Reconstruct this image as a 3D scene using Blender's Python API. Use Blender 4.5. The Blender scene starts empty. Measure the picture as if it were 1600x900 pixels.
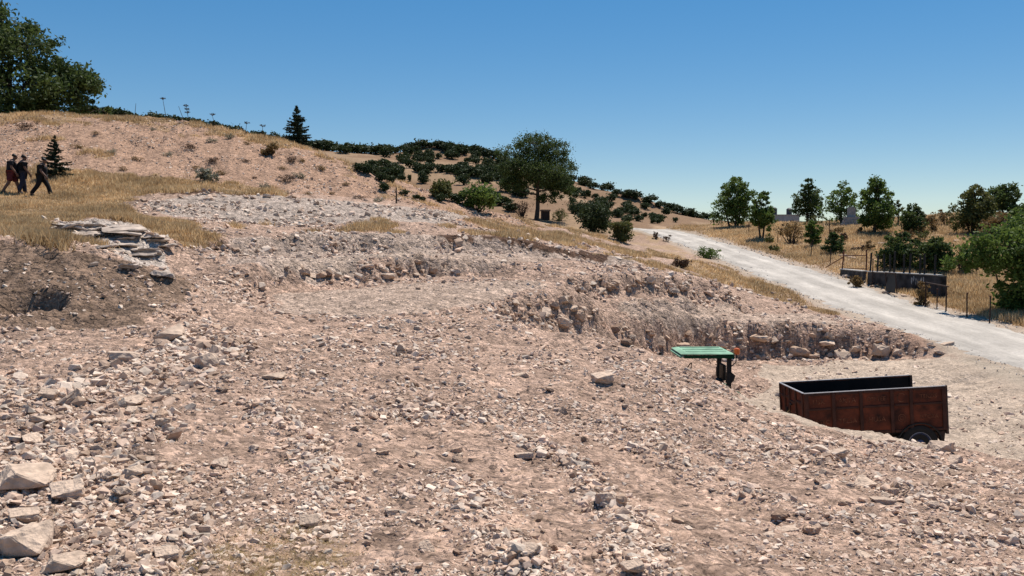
import bpy, bmesh, math, random
import numpy as np
from mathutils import Vector, Matrix, Euler

# ------------------------------------------------------------------ camera, sky, sun, exposure
S = bpy.context.scene
COL = S.collection
EYE = 1.65
FPX = 800 / math.tan(math.radians(30))          # focal length in pixels of the 1600 px wide picture
PITCH = math.atan(70 / FPX)
cam = bpy.data.cameras.new('camera')
cam.sensor_width = 36
cam.lens = 18 / math.tan(math.radians(30))
cam.clip_start = 0.05
cam.clip_end = 3000
camo = bpy.data.objects.new('camera', cam)
COL.objects.link(camo)
camo.location = (0, 0, EYE)
camo.rotation_euler = (math.pi / 2 - PITCH, 0, 0)
S.camera = camo

SUN_AZ = math.radians(30)                        # right of the view direction (+Y)
SUN_EL = math.radians(63)
w = bpy.data.worlds.new('World')
S.world = w
w.use_nodes = True
nt = w.node_tree
sky = nt.nodes.new('ShaderNodeTexSky')
sky.sky_type = 'NISHITA'
sky.sun_disc = False
sky.sun_elevation = SUN_EL
sky.sun_rotation = SUN_AZ
sky.altitude = 1500
sky.air_density = 1.0
sky.dust_density = 0.0
sky.ozone_density = 1.6
bg = nt.nodes['Background']
bg.inputs['Strength'].default_value = 0.148
hs = nt.nodes.new('ShaderNodeHueSaturation')
hs.inputs['Saturation'].default_value = 1.82
hs.inputs['Hue'].default_value = 0.502
gm = nt.nodes.new('ShaderNodeGamma')
gm.inputs['Gamma'].default_value = 0.62
nt.links.new(sky.outputs[0], gm.inputs['Color'])
nt.links.new(gm.outputs[0], hs.inputs['Color'])
nt.links.new(hs.outputs[0], bg.inputs['Color'])
sl = bpy.data.lights.new('sun', 'SUN')
sl.energy = 5.0
sl.angle = math.radians(0.5)
sl.color = (1.0, 0.93, 0.83)
so = bpy.data.objects.new('sun', sl)
COL.objects.link(so)
sdir = Vector((math.cos(SUN_EL) * math.sin(SUN_AZ), math.cos(SUN_EL) * math.cos(SUN_AZ), math.sin(SUN_EL)))
so.rotation_euler = sdir.to_track_quat('Z', 'Y').to_euler()
so.location = sdir * 60
S.view_settings.view_transform = 'Standard'
S.view_settings.look = 'None'
S.view_settings.exposure = 0.42
S.view_settings.gamma = 1.0
S.view_settings.use_curve_mapping = False
S.cycles.max_bounces = 6
S.cycles.diffuse_bounces = 3
S.cycles.transparent_max_bounces = 6

RNG = np.random.default_rng(7)
random.seed(7)

# ------------------------------------------------------------------ helpers
def tag(o, label=None, cat=None, group=None, kind=None):
    if label: o['label'] = label
    if cat: o['category'] = cat
    if group: o['group'] = group
    if kind: o['kind'] = kind
    return o

def empty(name, loc, rz=0.0):
    o = bpy.data.objects.new(name, None)
    o.empty_display_size = 0.2
    COL.objects.link(o)
    o.location = loc
    o.rotation_euler = (0, 0, rz)
    return o

def link(name, me, parent=None):
    o = bpy.data.objects.new(name, me)
    COL.objects.link(o)
    if parent: o.parent = parent
    return o

def mesh_np(name, V, F, mats, col=None, smooth=False, midx=None):
    """V (n,3); F list of (m,k) integer arrays or one array"""
    if not isinstance(F, (list, tuple)): F = [F]
    me = bpy.data.meshes.new(name)
    V = np.ascontiguousarray(V, dtype=np.float32)
    me.vertices.add(len(V))
    me.vertices.foreach_set('co', V.ravel())
    tot = sum(f.size for f in F)
    npoly = sum(len(f) for f in F)
    me.loops.add(tot)
    me.polygons.add(npoly)
    me.loops.foreach_set('vertex_index', np.concatenate([f.ravel() for f in F]).astype(np.int32))
    sizes = np.concatenate([np.full(len(f), f.shape[1]) for f in F])
    starts = np.concatenate([[0], np.cumsum(sizes)[:-1]]).astype(np.int32)
    me.polygons.foreach_set('loop_start', starts)
    if midx is not None:
        me.polygons.foreach_set('material_index', midx.astype(np.int32))
    me.update(calc_edges=True)
    me.polygons.foreach_set('use_smooth', np.full(npoly, smooth, dtype=bool))
    for m in (mats if isinstance(mats, (list, tuple)) else [mats]):
        me.materials.append(m)
    if col is not None:
        at = me.color_attributes.new('Col', 'FLOAT_COLOR', 'POINT')
        c4 = np.ones((len(V), 4), dtype=np.float32)
        c4[:, :3] = col
        at.data.foreach_set('color', c4.ravel())
    return me

def _hash(ix, iy, seed):
    h = (ix.astype(np.int64) * 374761393 + iy.astype(np.int64) * 668265263 + seed * 1442695041) & 0xffffffff
    h = ((h ^ (h >> 13)) * 1274126177) & 0xffffffff
    return ((h ^ (h >> 16)) & 0xffff) / 32767.5 - 1.0

def vnoise(x, y, seed=0):
    x = np.asarray(x, float); y = np.asarray(y, float)
    xi = np.floor(x); yi = np.floor(y)
    fx = x - xi; fy = y - yi
    fx = fx * fx * (3 - 2 * fx); fy = fy * fy * (3 - 2 * fy)
    a = _hash(xi, yi, seed); b = _hash(xi + 1, yi, seed)
    c = _hash(xi, yi + 1, seed); d = _hash(xi + 1, yi + 1, seed)
    return (a + (b - a) * fx) * (1 - fy) + (c + (d - c) * fx) * fy

def fbm(x, y, seed=0, octv=4, gain=0.5):
    s = 0; amp = 1; t = 0
    for k in range(octv):
        s = s + amp * vnoise(x * 2 ** k + 17.3 * k, y * 2 ** k - 9.1 * k, seed + k)
        t += amp; amp *= gain
    return s / t

def ridge(x, y, seed=0, octv=3):
    s = 0; amp = 1; t = 0
    for k in range(octv):
        s = s + amp * (1 - 2 * np.abs(vnoise(x * 2 ** k + 3.7 * k, y * 2 ** k + 5.1 * k, seed + k)))
        t += amp; amp *= 0.5
    return s / t

def sstep(a, b, x):
    t = np.clip((x - a) / (b - a), 0, 1)
    return t * t * (3 - 2 * t)

# ------------------------------------------------------------------ materials
def newmat(name):
    m = bpy.data.materials.new(name)
    m.use_nodes = True
    n = m.node_tree.nodes
    b = n['Principled BSDF']
    b.inputs['Specular IOR Level'].default_value = 0.2
    return m, m.node_tree, b

def mat_plain(name, rgb, rough=0.8, var=0.25, scale=6.0, bump=0.0, metal=0.0, spec=0.25, objrand=0.0, bscale=None):
    m, t, b = newmat(name)
    n, l = t.nodes, t.links
    tc = n.new('ShaderNodeTexCoord')
    nz = n.new('ShaderNodeTexNoise'); nz.inputs['Scale'].default_value = scale; nz.inputs['Detail'].default_value = 6
    l.new(tc.outputs['Object'], nz.inputs['Vector'])
    mp = n.new('ShaderNodeMapRange'); mp.inputs[1].default_value = 0.3; mp.inputs[2].default_value = 0.7
    mp.inputs[3].default_value = 1 - var; mp.inputs[4].default_value = 1 + var
    l.new(nz.outputs['Fac'], mp.inputs[0])
    vm = n.new('ShaderNodeVectorMath'); vm.operation = 'SCALE'; vm.inputs[0].default_value = rgb
    src = mp.outputs[0]
    if objrand:
        oi = n.new('ShaderNodeObjectInfo')
        m2 = n.new('ShaderNodeMapRange'); m2.inputs[3].default_value = 1 - objrand; m2.inputs[4].default_value = 1 + objrand
        l.new(oi.outputs['Random'], m2.inputs[0])
        mu = n.new('ShaderNodeMath'); mu.operation = 'MULTIPLY'
        l.new(src, mu.inputs[0]); l.new(m2.outputs[0], mu.inputs[1]); src = mu.outputs[0]
    l.new(src, vm.inputs['Scale'])
    l.new(vm.outputs[0], b.inputs['Base Color'])
    b.inputs['Roughness'].default_value = rough
    b.inputs['Metallic'].default_value = metal
    b.inputs['Specular IOR Level'].default_value = spec
    if bump:
        bp = n.new('ShaderNodeBump'); bp.inputs['Strength'].default_value = bump; bp.inputs['Distance'].default_value = 0.02
        nb = n.new('ShaderNodeTexNoise'); nb.inputs['Scale'].default_value = bscale or scale * 3; nb.inputs['Detail'].default_value = 8
        l.new(tc.outputs['Object'], nb.inputs['Vector'])
        l.new(nb.outputs['Fac'], bp.inputs['Height']); l.new(bp.outputs[0], b.inputs['Normal'])
    return m

def mat_attr(name, rough=0.95, var=0.3, s1=2.5, s2=22.0, bump=0.6, bdist=0.05, bs=(6.0, 40.0)):
    """base colour from the mesh's Col attribute, broken up by noise"""
    m, t, b = newmat(name)
    n, l = t.nodes, t.links
    at = n.new('ShaderNodeAttribute'); at.attribute_name = 'Col'
    tc = n.new('ShaderNodeTexCoord')
    f = None
    for sc, v in ((s1, var * 0.7), (s2, var)):
        nz = n.new('ShaderNodeTexNoise'); nz.inputs['Scale'].default_value = sc; nz.inputs['Detail'].default_value = 7
        nz.inputs['Roughness'].default_value = 0.65
        l.new(tc.outputs['Object'], nz.inputs['Vector'])
        mp = n.new('ShaderNodeMapRange'); mp.inputs[1].default_value = 0.32; mp.inputs[2].default_value = 0.68
        mp.inputs[3].default_value = 1 - v; mp.inputs[4].default_value = 1 + v
        l.new(nz.outputs['Fac'], mp.inputs[0])
        if f is None: f = mp.outputs[0]
        else:
            mu = n.new('ShaderNodeMath'); mu.operation = 'MULTIPLY'
            l.new(f, mu.inputs[0]); l.new(mp.outputs[0], mu.inputs[1]); f = mu.outputs[0]
    vm = n.new('ShaderNodeVectorMath'); vm.operation = 'SCALE'
    l.new(at.outputs['Color'], vm.inputs[0]); l.new(f, vm.inputs['Scale'])
    l.new(vm.outputs[0], b.inputs['Base Color'])
    b.inputs['Roughness'].default_value = rough
    b.inputs['Specular IOR Level'].default_value = 0.1
    if bump:
        prev = None
        for sc, st in zip(bs, (bump, bump * 0.8)):
            nb = n.new('ShaderNodeTexNoise'); nb.inputs['Scale'].default_value = sc; nb.inputs['Detail'].default_value = 8
            nb.inputs['Roughness'].default_value = 0.7
            l.new(tc.outputs['Object'], nb.inputs['Vector'])
            bp = n.new('ShaderNodeBump'); bp.inputs['Strength'].default_value = st
            bp.inputs['Distance'].default_value = bdist if prev is None else bdist * 0.4
            l.new(nb.outputs['Fac'], bp.inputs['Height'])
            if prev: l.new(prev, bp.inputs['Normal'])
            prev = bp.outputs[0]
        l.new(prev, b.inputs['Normal'])
    return m

def mat_leaf(name, rgb, rgb2, trans=0.25, nscale=1.2):
    m, t, b = newmat(name)
    n, l = t.nodes, t.links
    tc = n.new('ShaderNodeTexCoord')
    nz = n.new('ShaderNodeTexNoise'); nz.inputs['Scale'].default_value = nscale; nz.inputs['Detail'].default_value = 4
    l.new(tc.outputs['Object'], nz.inputs['Vector'])
    oi = n.new('ShaderNodeObjectInfo')
    cr = n.new('ShaderNodeMix'); cr.data_type = 'RGBA'
    cr.inputs['A'].default_value = (*rgb, 1); cr.inputs['B'].default_value = (*rgb2, 1)
    mp = n.new('ShaderNodeMapRange'); mp.inputs[1].default_value = 0.35; mp.inputs[2].default_value = 0.65
    l.new(nz.outputs['Fac'], mp.inputs[0])
    l.new(mp.outputs[0], cr.inputs['Factor'])
    b.inputs['Roughness'].default_value = 0.65
    l.new(cr.outputs['Result'], b.inputs['Base Color'])
    tr = n.new('ShaderNodeBsdfTranslucent')
    l.new(cr.outputs['Result'], tr.inputs['Color'])
    mx = n.new('ShaderNodeMixShader'); mx.inputs[0].default_value = trans
    l.new(b.outputs[0], mx.inputs[1]); l.new(tr.outputs[0], mx.inputs[2])
    l.new(mx.outputs[0], n['Material Output'].inputs['Surface'])
    return m

M = {}
def stony(m):
    t = m.node_tree; n, l = t.nodes, t.links; b = n['Principled BSDF']
    tc = n.new('ShaderNodeTexCoord'); at = n.new('ShaderNodeAttribute'); at.attribute_name = 'stony'
    wn = n.new('ShaderNodeTexNoise'); wn.inputs['Scale'].default_value = 5.0; wn.inputs['Detail'].default_value = 4
    l.new(tc.outputs['Object'], wn.inputs['Vector'])
    mx = n.new('ShaderNodeMix'); mx.data_type = 'VECTOR'; mx.inputs['Factor'].default_value = 0.10
    l.new(tc.outputs['Object'], mx.inputs['A']); l.new(wn.outputs['Color'], mx.inputs['B'])
    prev = b.inputs['Normal'].links[0].from_socket
    fac = None
    for sc, dist in ((5.5, 0.10), (13.0, 0.05), (30.0, 0.02)):
        v = n.new('ShaderNodeTexVoronoi'); v.feature = 'F1'; v.inputs['Scale'].default_value = sc; v.inputs['Randomness'].default_value = 1.0
        l.new(mx.outputs['Result'], v.inputs['Vector'])
        iv = n.new('ShaderNodeMapRange'); iv.inputs[1].default_value = 0.0; iv.inputs[2].default_value = 0.75; iv.inputs[3].default_value = 1.0; iv.inputs[4].default_value = 0.0
        l.new(v.outputs['Distance'], iv.inputs[0])
        # every stone tilts its own way and stands at its own height
        sp = n.new('ShaderNodeSeparateColor'); l.new(v.outputs['Color'], sp.inputs[0])
        ml = n.new('ShaderNodeMath'); ml.operation = 'MULTIPLY'; l.new(iv.outputs[0], ml.inputs[0]); l.new(sp.outputs[0], ml.inputs[1])
        mm = n.new('ShaderNodeMath'); mm.operation = 'MULTIPLY'; l.new(ml.outputs[0], mm.inputs[0]); l.new(at.outputs['Fac'], mm.inputs[1])
        bp = n.new('ShaderNodeBump'); bp.inputs['Strength'].default_value = 1.0; bp.inputs['Distance'].default_value = dist
        l.new(mm.outputs[0], bp.inputs['Height']); l.new(prev, bp.inputs['Normal']); prev = bp.outputs[0]
        mr = n.new('ShaderNodeMapRange'); mr.inputs[3].default_value = 0.74; mr.inputs[4].default_value = 1.28
        l.new(sp.outputs[1], mr.inputs[0])
        if fac is None: fac = mr.outputs[0]
        else:
            q = n.new('ShaderNodeMath'); q.operation = 'MULTIPLY'; l.new(fac, q.inputs[0]); l.new(mr.outputs[0], q.inputs[1]); fac = q.outputs[0]
    l.new(prev, b.inputs['Normal'])
    one = n.new('ShaderNodeMix'); one.data_type = 'FLOAT'; one.inputs['A'].default_value = 1.0
    l.new(at.outputs['Fac'], one.inputs['Factor']); l.new(fac, one.inputs['B'])
    src = b.inputs['Base Color'].links[0].from_socket
    vs = n.new('ShaderNodeVectorMath'); vs.operation = 'SCALE'; l.new(src, vs.inputs[0]); l.new(one.outputs['Result'], vs.inputs['Scale'])
    l.new(vs.outputs[0], b.inputs['Base Color'])

M['ground'] = mat_attr('earth_and_rubble', var=0.28, s1=1.3, s2=14.0, bump=0.9, bdist=0.06, bs=(5.0, 32.0))
stony(M['ground'])
M['rubble'] = mat_attr('limestone_rubble', var=0.18, s1=6.0, s2=40.0, bump=0.35, bdist=0.02, bs=(14.0, 60.0))
M['rock'] = mat_plain('limestone_rock', (0.51, 0.385, 0.295), 0.95, 0.22, 5.0, 0.8, objrand=0.16, spec=0.1, bscale=9)
M['rock_tan'] = mat_plain('tan_limestone_rock', (0.44, 0.31, 0.225), 0.95, 0.22, 5.0, 0.8, objrand=0.12, spec=0.1, bscale=9)
M['rock_brown'] = mat_plain('brown_limestone_rock', (0.29, 0.195, 0.14), 0.95, 0.22, 5.0, 0.8, objrand=0.12, spec=0.1, bscale=9)
M['slab'] = mat_plain('grey_limestone_slab', (0.40, 0.325, 0.27), 0.95, 0.35, 4.0, 0.9, objrand=0.1, spec=0.1, bscale=10)
M['grass'] = mat_attr('dry_grass', var=0.2, s1=0.6, s2=5.0, bump=0)
_t = M['grass'].node_tree; _b = _t.nodes['Principled BSDF']; _tr = _t.nodes.new('ShaderNodeBsdfTranslucent'); _mx = _t.nodes.new('ShaderNodeMixShader')
_mx.inputs[0].default_value = 0.5
_t.links.new(_b.inputs['Base Color'].links[0].from_socket, _tr.inputs['Color'])
_t.links.new(_b.outputs[0], _mx.inputs[1]); _t.links.new(_tr.outputs[0], _mx.inputs[2]); _t.links.new(_mx.outputs[0], _t.nodes['Material Output'].inputs['Surface'])
M['road'], _t, _b = newmat('pale_gravel_road')
_n, _l = _t.nodes, _t.links
_tc = _n.new('ShaderNodeTexCoord'); _mp = _n.new('ShaderNodeMapping'); _mp.inputs['Scale'].default_value = (1.0, 0.22, 1.0)
_l.new(_tc.outputs['Object'], _mp.inputs['Vector'])
_f = None
for _sc, _lo, _hi, _vec in ((1.1, 0.78, 1.14, _mp.outputs[0]), (9.0, 0.86, 1.12, _tc.outputs['Object']), (0.35, 0.9, 1.08, _tc.outputs['Object'])):
    _z = _n.new('ShaderNodeTexNoise'); _z.inputs['Scale'].default_value = _sc; _z.inputs['Detail'].default_value = 8; _z.inputs['Roughness'].default_value = 0.7
    _l.new(_vec, _z.inputs['Vector'])
    _r = _n.new('ShaderNodeMapRange'); _r.inputs[1].default_value = 0.35; _r.inputs[2].default_value = 0.65; _r.inputs[3].default_value = _lo; _r.inputs[4].default_value = _hi
    _l.new(_z.outputs['Fac'], _r.inputs[0])
    if _f is None: _f = _r.outputs[0]
    else:
        _m = _n.new('ShaderNodeMath'); _m.operation = 'MULTIPLY'; _l.new(_f, _m.inputs[0]); _l.new(_r.outputs[0], _m.inputs[1]); _f = _m.outputs[0]
_v = _n.new('ShaderNodeVectorMath'); _v.operation = 'SCALE'; _v.inputs[0].default_value = (0.445, 0.405, 0.36)
_sx = _n.new('ShaderNodeSeparateXYZ'); _l.new(_tc.outputs['Object'], _sx.inputs[0])
_prev = _sx.outputs[0]
for _op, _val in (('SUBTRACT', 18.6), ('ABSOLUTE', 0), ('SUBTRACT', 0.95), ('ABSOLUTE', 0)):
    _m = _n.new('ShaderNodeMath'); _m.operation = _op; _l.new(_prev, _m.inputs[0]); _m.inputs[1].default_value = _val; _prev = _m.outputs[0]
_r = _n.new('ShaderNodeMapRange'); _r.inputs[1].default_value = 0.15; _r.inputs[2].default_value = 0.6; _r.inputs[3].default_value = 1.07; _r.inputs[4].default_value = 0.88
_l.new(_prev, _r.inputs[0]); _m = _n.new('ShaderNodeMath'); _m.operation = 'MULTIPLY'; _l.new(_f, _m.inputs[0]); _l.new(_r.outputs[0], _m.inputs[1]); _f = _m.outputs[0]
_l.new(_f, _v.inputs['Scale']); _l.new(_v.outputs[0], _b.inputs['Base Color']); _b.inputs['Roughness'].default_value = 0.95; _b.inputs['Specular IOR Level'].default_value = 0.05
_z = _n.new('ShaderNodeTexNoise'); _z.inputs['Scale'].default_value = 7.0; _z.inputs['Detail'].default_value = 8; _l.new(_tc.outputs['Object'], _z.inputs['Vector'])
_bp = _n.new('ShaderNodeBump'); _bp.inputs['Strength'].default_value = 0.6; _bp.inputs['Distance'].default_value = 0.04
_l.new(_z.outputs['Fac'], _bp.inputs['Height']); _l.new(_bp.outputs[0], _b.inputs['Normal'])
M['bark'] = mat_plain('bark', (0.06, 0.045, 0.032), 0.9, 0.4, 8.0, 0.6)
M['leaf_oak'] = mat_leaf('oak_leaves', (0.026, 0.042, 0.016), (0.056, 0.074, 0.024), 0.2, 0.8)
M['leaf_dark'] = mat_leaf('dark_leaves', (0.040, 0.066, 0.020), (0.085, 0.115, 0.032), 0.36, 0.9)
M['leaf_green'] = mat_leaf('green_leaves', (0.062, 0.105, 0.022), (0.125, 0.175, 0.038), 0.42, 0.9)
M['leaf_olive'] = mat_leaf('olive_leaves', (0.075, 0.085, 0.026), (0.135, 0.135, 0.04), 0.36, 0.9)
M['leaf_dry'] = mat_leaf('dry_leaves', (0.17, 0.105, 0.042), (0.26, 0.175, 0.075), 0.25, 1.2)
M['leaf_red'] = mat_leaf('reddish_twigs', (0.085, 0.045, 0.030), (0.14, 0.085, 0.05), 0.15, 2.0)
M['leaf_grey'] = mat_leaf('grey_green_twigs', (0.20, 0.20, 0.15), (0.30, 0.28, 0.19), 0.15, 2.0)
M['needle'] = mat_leaf('conifer_needles', (0.014, 0.026, 0.014), (0.032, 0.048, 0.022), 0.10, 2.5)
M['rust'] = mat_plain('rusty_brown_paint', (0.085, 0.020, 0.008), 0.8, 0.75, 4.0, 0.6, spec=0.3)
M['rust_rib'] = mat_plain('rusty_rib_paint', (0.050, 0.017, 0.010), 0.75, 0.4, 5.0, 0.2, spec=0.3)
M['letter'] = mat_plain('worn_lettering', (0.13, 0.05, 0.026), 0.8, 0.7, 9.0)
M['worn_edge'] = mat_plain('bare_worn_steel', (0.30, 0.28, 0.28), 0.45, 0.25, 8.0, metal=0.3, spec=0.5)
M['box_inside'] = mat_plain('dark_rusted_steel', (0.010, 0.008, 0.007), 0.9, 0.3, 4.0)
M['rubber'] = mat_plain('tyre_rubber', (0.018, 0.017, 0.016), 0.85, 0.2, 10.0, 0.2)
M['blue_rim'] = mat_plain('blue_wheel_paint', (0.018, 0.04, 0.12), 0.5, 0.3, 6.0, spec=0.4)
M['green_paint'] = mat_plain('green_tractor_paint', (0.20, 0.34, 0.24), 0.85, 0.35, 3.0, 0.3, spec=0.1)
M['green_dark'] = mat_plain('dark_green_tractor_paint', (0.008, 0.045, 0.018), 0.7, 0.15, 4.0, spec=0.1)
M['yellow'] = mat_plain('yellow_wheel_paint', (0.55, 0.36, 0.03), 0.5, 0.15, 5.0, spec=0.4)
M['black'] = mat_plain('black_steel', (0.012, 0.012, 0.012), 0.6, 0.2, 8.0, spec=0.3)
M['amber'] = mat_plain('amber_plastic', (0.62, 0.13, 0.02), 0.3, 0.1, 8.0, spec=0.5)
M['iron'] = mat_plain('rusted_iron', (0.045, 0.026, 0.02), 0.75, 0.4, 12.0)
M['iron_red'] = mat_plain('red_rusted_iron', (0.11, 0.038, 0.025), 0.75, 0.4, 12.0)
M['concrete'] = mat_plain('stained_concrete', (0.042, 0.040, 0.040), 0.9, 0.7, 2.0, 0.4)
M['cap'] = mat_plain('pale_concrete_cap', (0.42, 0.40, 0.37), 0.9, 0.3, 5.0, 0.3)
M['whitewash'] = mat_plain('whitewash_patch', (0.40, 0.39, 0.37), 0.9, 0.6, 8.0)
M['stone'] = mat_plain('grey_tomb_stone', (0.30, 0.28, 0.26), 0.9, 0.3, 5.0, 0.4)
M['stone_dark'] = mat_plain('dark_tomb_stone', (0.10, 0.095, 0.095), 0.85, 0.3, 5.0, 0.4)
M['plaster'] = mat_plain('pale_plaster', (0.30, 0.30, 0.30), 0.9, 0.15, 2.0)
M['tank'] = mat_plain('dark_tank_metal', (0.05, 0.052, 0.06), 0.6, 0.2, 4.0)
M['skin'] = mat_plain('skin', (0.15, 0.08, 0.055), 0.6, 0.08, 8.0)
M['hair'] = mat_plain('black_hair', (0.01, 0.008, 0.007), 0.6, 0.2, 20.0)
M['cloth_black'] = mat_plain('black_cotton', (0.011, 0.011, 0.012), 0.9, 0.2, 12.0, 0.2)
M['cloth_navy'] = mat_plain('navy_cotton', (0.013, 0.014, 0.018), 0.9, 0.2, 12.0, 0.2)
M['cloth_red'] = mat_plain('maroon_cotton', (0.085, 0.018, 0.022), 0.9, 0.2, 12.0, 0.2)
M['denim'] = mat_plain('dark_denim', (0.022, 0.026, 0.045), 0.9, 0.25, 12.0, 0.2)
M['shoe'] = mat_plain('dusty_shoe', (0.10, 0.09, 0.085), 0.8, 0.2, 10.0)
M['shoe_dark'] = mat_plain('dark_shoe', (0.02, 0.018, 0.017), 0.8, 0.2, 10.0)

# ------------------------------------------------------------------ the lie of the land
def ray(px, py):
    x = (np.asarray(px, float) - 800) / FPX
    y = -(np.asarray(py, float) - 450) / FPX
    Y = math.cos(PITCH) + math.sin(PITCH) * y
    Z = -math.sin(PITCH) + math.cos(PITCH) * y
    return x / Y, Z / Y

CP = []                                          # (a, ln d, z)
def W(px, d, z):
    a, _ = ray(px, 380)
    CP.append((float(a), math.log(d), z))
def XY(X, d, z):
    CP.append((X / d, math.log(d), z))
def line(pts, step=30, guard=0, dz=0.0):
    if guard:                                    # keeps the ground level just in front of or behind a cut
        for g in (1.0, 2.2):
            q = [(p[0], p[1], p[2]) for p in pts]
            for (p0, p1) in zip(q[:-1], q[1:]):
                n = max(1, int(abs(p1[0] - p0[0]) / (step * 1.5)))
                for k in range(n):
                    t = k / n
                    r = [p0[i] + (p1[i] - p0[i]) * t for i in range(3)]
                    a, tt = ray(r[0], r[1])
                    CP.append((float(a), math.log(r[2]) + guard * g, EYE + float(tt) * r[2] + dz * g))
    for (p0, p1) in zip(pts[:-1], pts[1:]):
        n = max(1, int(abs(p1[0] - p0[0]) / step))
        for k in range(n):
            t = k / n
            q = [p0[i] + (p1[i] - p0[i]) * t for i in range(3)]
            a, tt = ray(q[0], q[1]); CP.append((float(a), math.log(q[2]), EYE + float(tt) * q[2]))
    a, tt = ray(pts[-1][0], pts[-1][1]); CP.append((float(a), math.log(pts[-1][2]), EYE + float(tt) * pts[-1][2]))

for px in (-1200, -500, 0, 400, 800, 1200, 1600, 2100, 2800):
    W(px, 0.8, 0.0); W(px, 1.8, 0.0); W(px, 3.0, 0.0 if px < 1000 else -0.08)
line([(-250, 900, 4.4), (0, 900, 4.4), (300, 900, 4.45), (800, 900, 4.5), (1200, 900, 5.0), (1600, 900, 5.5), (1900, 900, 5.6)], 120)
line([(-250, 790, 5.6), (0, 790, 5.6), (300, 800, 5.9), (800, 800, 6.1), (1200, 800, 7.6), (1600, 800, 8.5), (1900, 800, 8.7)], 120)
line([(-250, 700, 7.4), (0, 700, 7.4), (300, 700, 7.8), (800, 700, 9.0), (1050, 700, 10.2), (1250, 715, 11.5), (1450, 730, 12.5), (1600, 745, 12.3), (1900, 750, 12.3)], 90)
line([(-250, 650, 9), (0, 640, 9), (100, 620, 9.6), (300, 600, 11.2), (600, 600, 12.3), (800, 600, 13), (950, 600, 13.5), (1050, 605, 14), (1130, 640, 14)], 60)
line([(960, 552, 20.5), (1020, 557, 19.4), (1056, 563, 18.5), (1090, 580, 17.6), (1130, 605, 17), (1175, 631, 16.4), (1220, 656, 16), (1300, 673, 15.5), (1400, 687, 15), (1440, 692, 14.8), (1490, 702, 14.6), (1600, 730, 14), (1900, 745, 14)], 20)
for px, d, z in ((1040, 21.4, -2.5), (1090, 20.8, -3.35), (1150, 20.2, -3.45), (1220, 18.9, -3.4), (1300, 18.3, -3.35), (1400, 18, -3.25), (1500, 17.4, -3.05), (1600, 16.6, -2.75), (1900, 16, -2.9),
                 (1090, 23.5, -3.5), (1150, 23.5, -3.5), (1050, 24, -3.4), (1010, 24, -2.7), (980, 23, -1.7), (1300, 21, -3.3), (1400, 21, -3.25), (1200, 24, -3.35), (1300, 26, -3.15), (1400, 26, -3.0), (1130, 27.5, -3.05), (1070, 28, -2.8),
                 (1250, 29, -3.0), (1400, 29, -2.8)):
    W(px, d, z)
line([(1500, 690, 21.5), (1600, 695, 20.0), (1900, 700, 19)], 60)
line([(1600, 600, 27), (1520, 600, 28)], 60)
# the long cut bank beside the pit
line([(930, 523, 25.9), (1000, 545, 28.9), (1080, 556, 31.1), (1150, 560, 32.6), (1300, 557, 33.5), (1400, 557, 32.6), (1480, 556, 31.2), (1540, 573, 29.3)], 16, -0.022, -0.06)
line([(930, 500, 26.7), (960, 495, 28.1), (1050, 500, 30.9), (1150, 506, 33.3), (1300, 512, 34.2), (1400, 518, 33.3), (1480, 529, 31.9), (1540, 561, 29.6)], 16, 0.022, 0.05)
line([(1000, 478, 31), (1150, 485, 37), (1300, 492, 40), (1400, 506, 36.5)], 40)
line([(870, 456, 29), (950, 463, 31), (1040, 463, 33.5), (1100, 466, 36)], 18, -0.02, -0.02)
line([(870, 437, 29.5), (950, 434, 31.6), (1040, 432, 34.2), (1120, 445, 37.5)], 18, 0.02, 0.05)
line([(1000, 405, 44), (1050, 419, 43), (1100, 413, 50), (1130, 425, 50)], 40)
line([(900, 385, 44), (950, 371, 60), (978, 366, 90)], 40)
# cut with tooth marks
line([(770, 492, 21.5), (790, 501, 22), (850, 520, 23.2), (900, 528, 24.8), (930, 523, 26)], 14, -0.022, -0.02)
line([(770, 480, 22.2), (830, 466, 23.7), (890, 458, 25.4), (922, 474, 26.4), (935, 497, 26.8)], 14, 0.02, 0.04)
line([(350, 512, 17), (450, 500, 18.5), (600, 500, 19.5), (700, 480, 22), (760, 465, 24)], 60)
line([(400, 540, 14.6), (500, 560, 14.2), (700, 540, 16.5), (850, 550, 18.2), (950, 565, 18)], 60)
line([(340, 470, 20.4), (400, 456, 23.2), (500, 447, 25.6), (600, 441, 27.6), (660, 433, 29.2), (760, 431, 30.4), (850, 440, 29.6)], 20, -0.022, -0.03)
line([(300, 440, 21.6), (400, 412, 23.9), (500, 408, 26.3), (600, 405, 28.3), (700, 400, 30.3), (780, 404, 31.3), (860, 422, 31)], 20, 0.02, 0.03)
line([(350, 402, 26.8), (450, 398, 29.2), (600, 395, 31.5), (700, 393, 33.2), (800, 399, 34.5), (880, 403, 36), (960, 413, 37.4)], 20, -0.015, -0.02)
line([(350, 374, 27.6), (450, 369, 30.0), (600, 366, 32.3), (700, 369, 34), (800, 376, 35.2), (880, 390, 36.7), (960, 402, 38.0)], 20, 0.02, 0.05)
line([(350, 347, 36), (450, 346, 38), (600, 346, 38), (700, 351, 41), (800, 361, 46), (830, 350, 60)], 50)
line([(740, 345, 52), (800, 345, 64), (850, 346, 65)], 50)
line([(250, 318, 38), (330, 309, 41.2), (400, 319, 40.5), (600, 326, 43), (700, 336, 48)], 40)
line([(-250, 285, 44), (100, 279, 43.5), (250, 289, 44), (330, 302, 42.2), (400, 302, 44), (520, 308, 46), (620, 319, 48)], 30)
line([(-250, 178, 60), (0, 181, 60), (60, 180, 60), (150, 181, 60), (230, 185, 60), (300, 193, 60), (360, 204, 59.5), (430, 220, 58.5), (490, 237, 57), (540, 260, 55), (580, 286, 53), (622, 311, 50)], 20)
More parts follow.
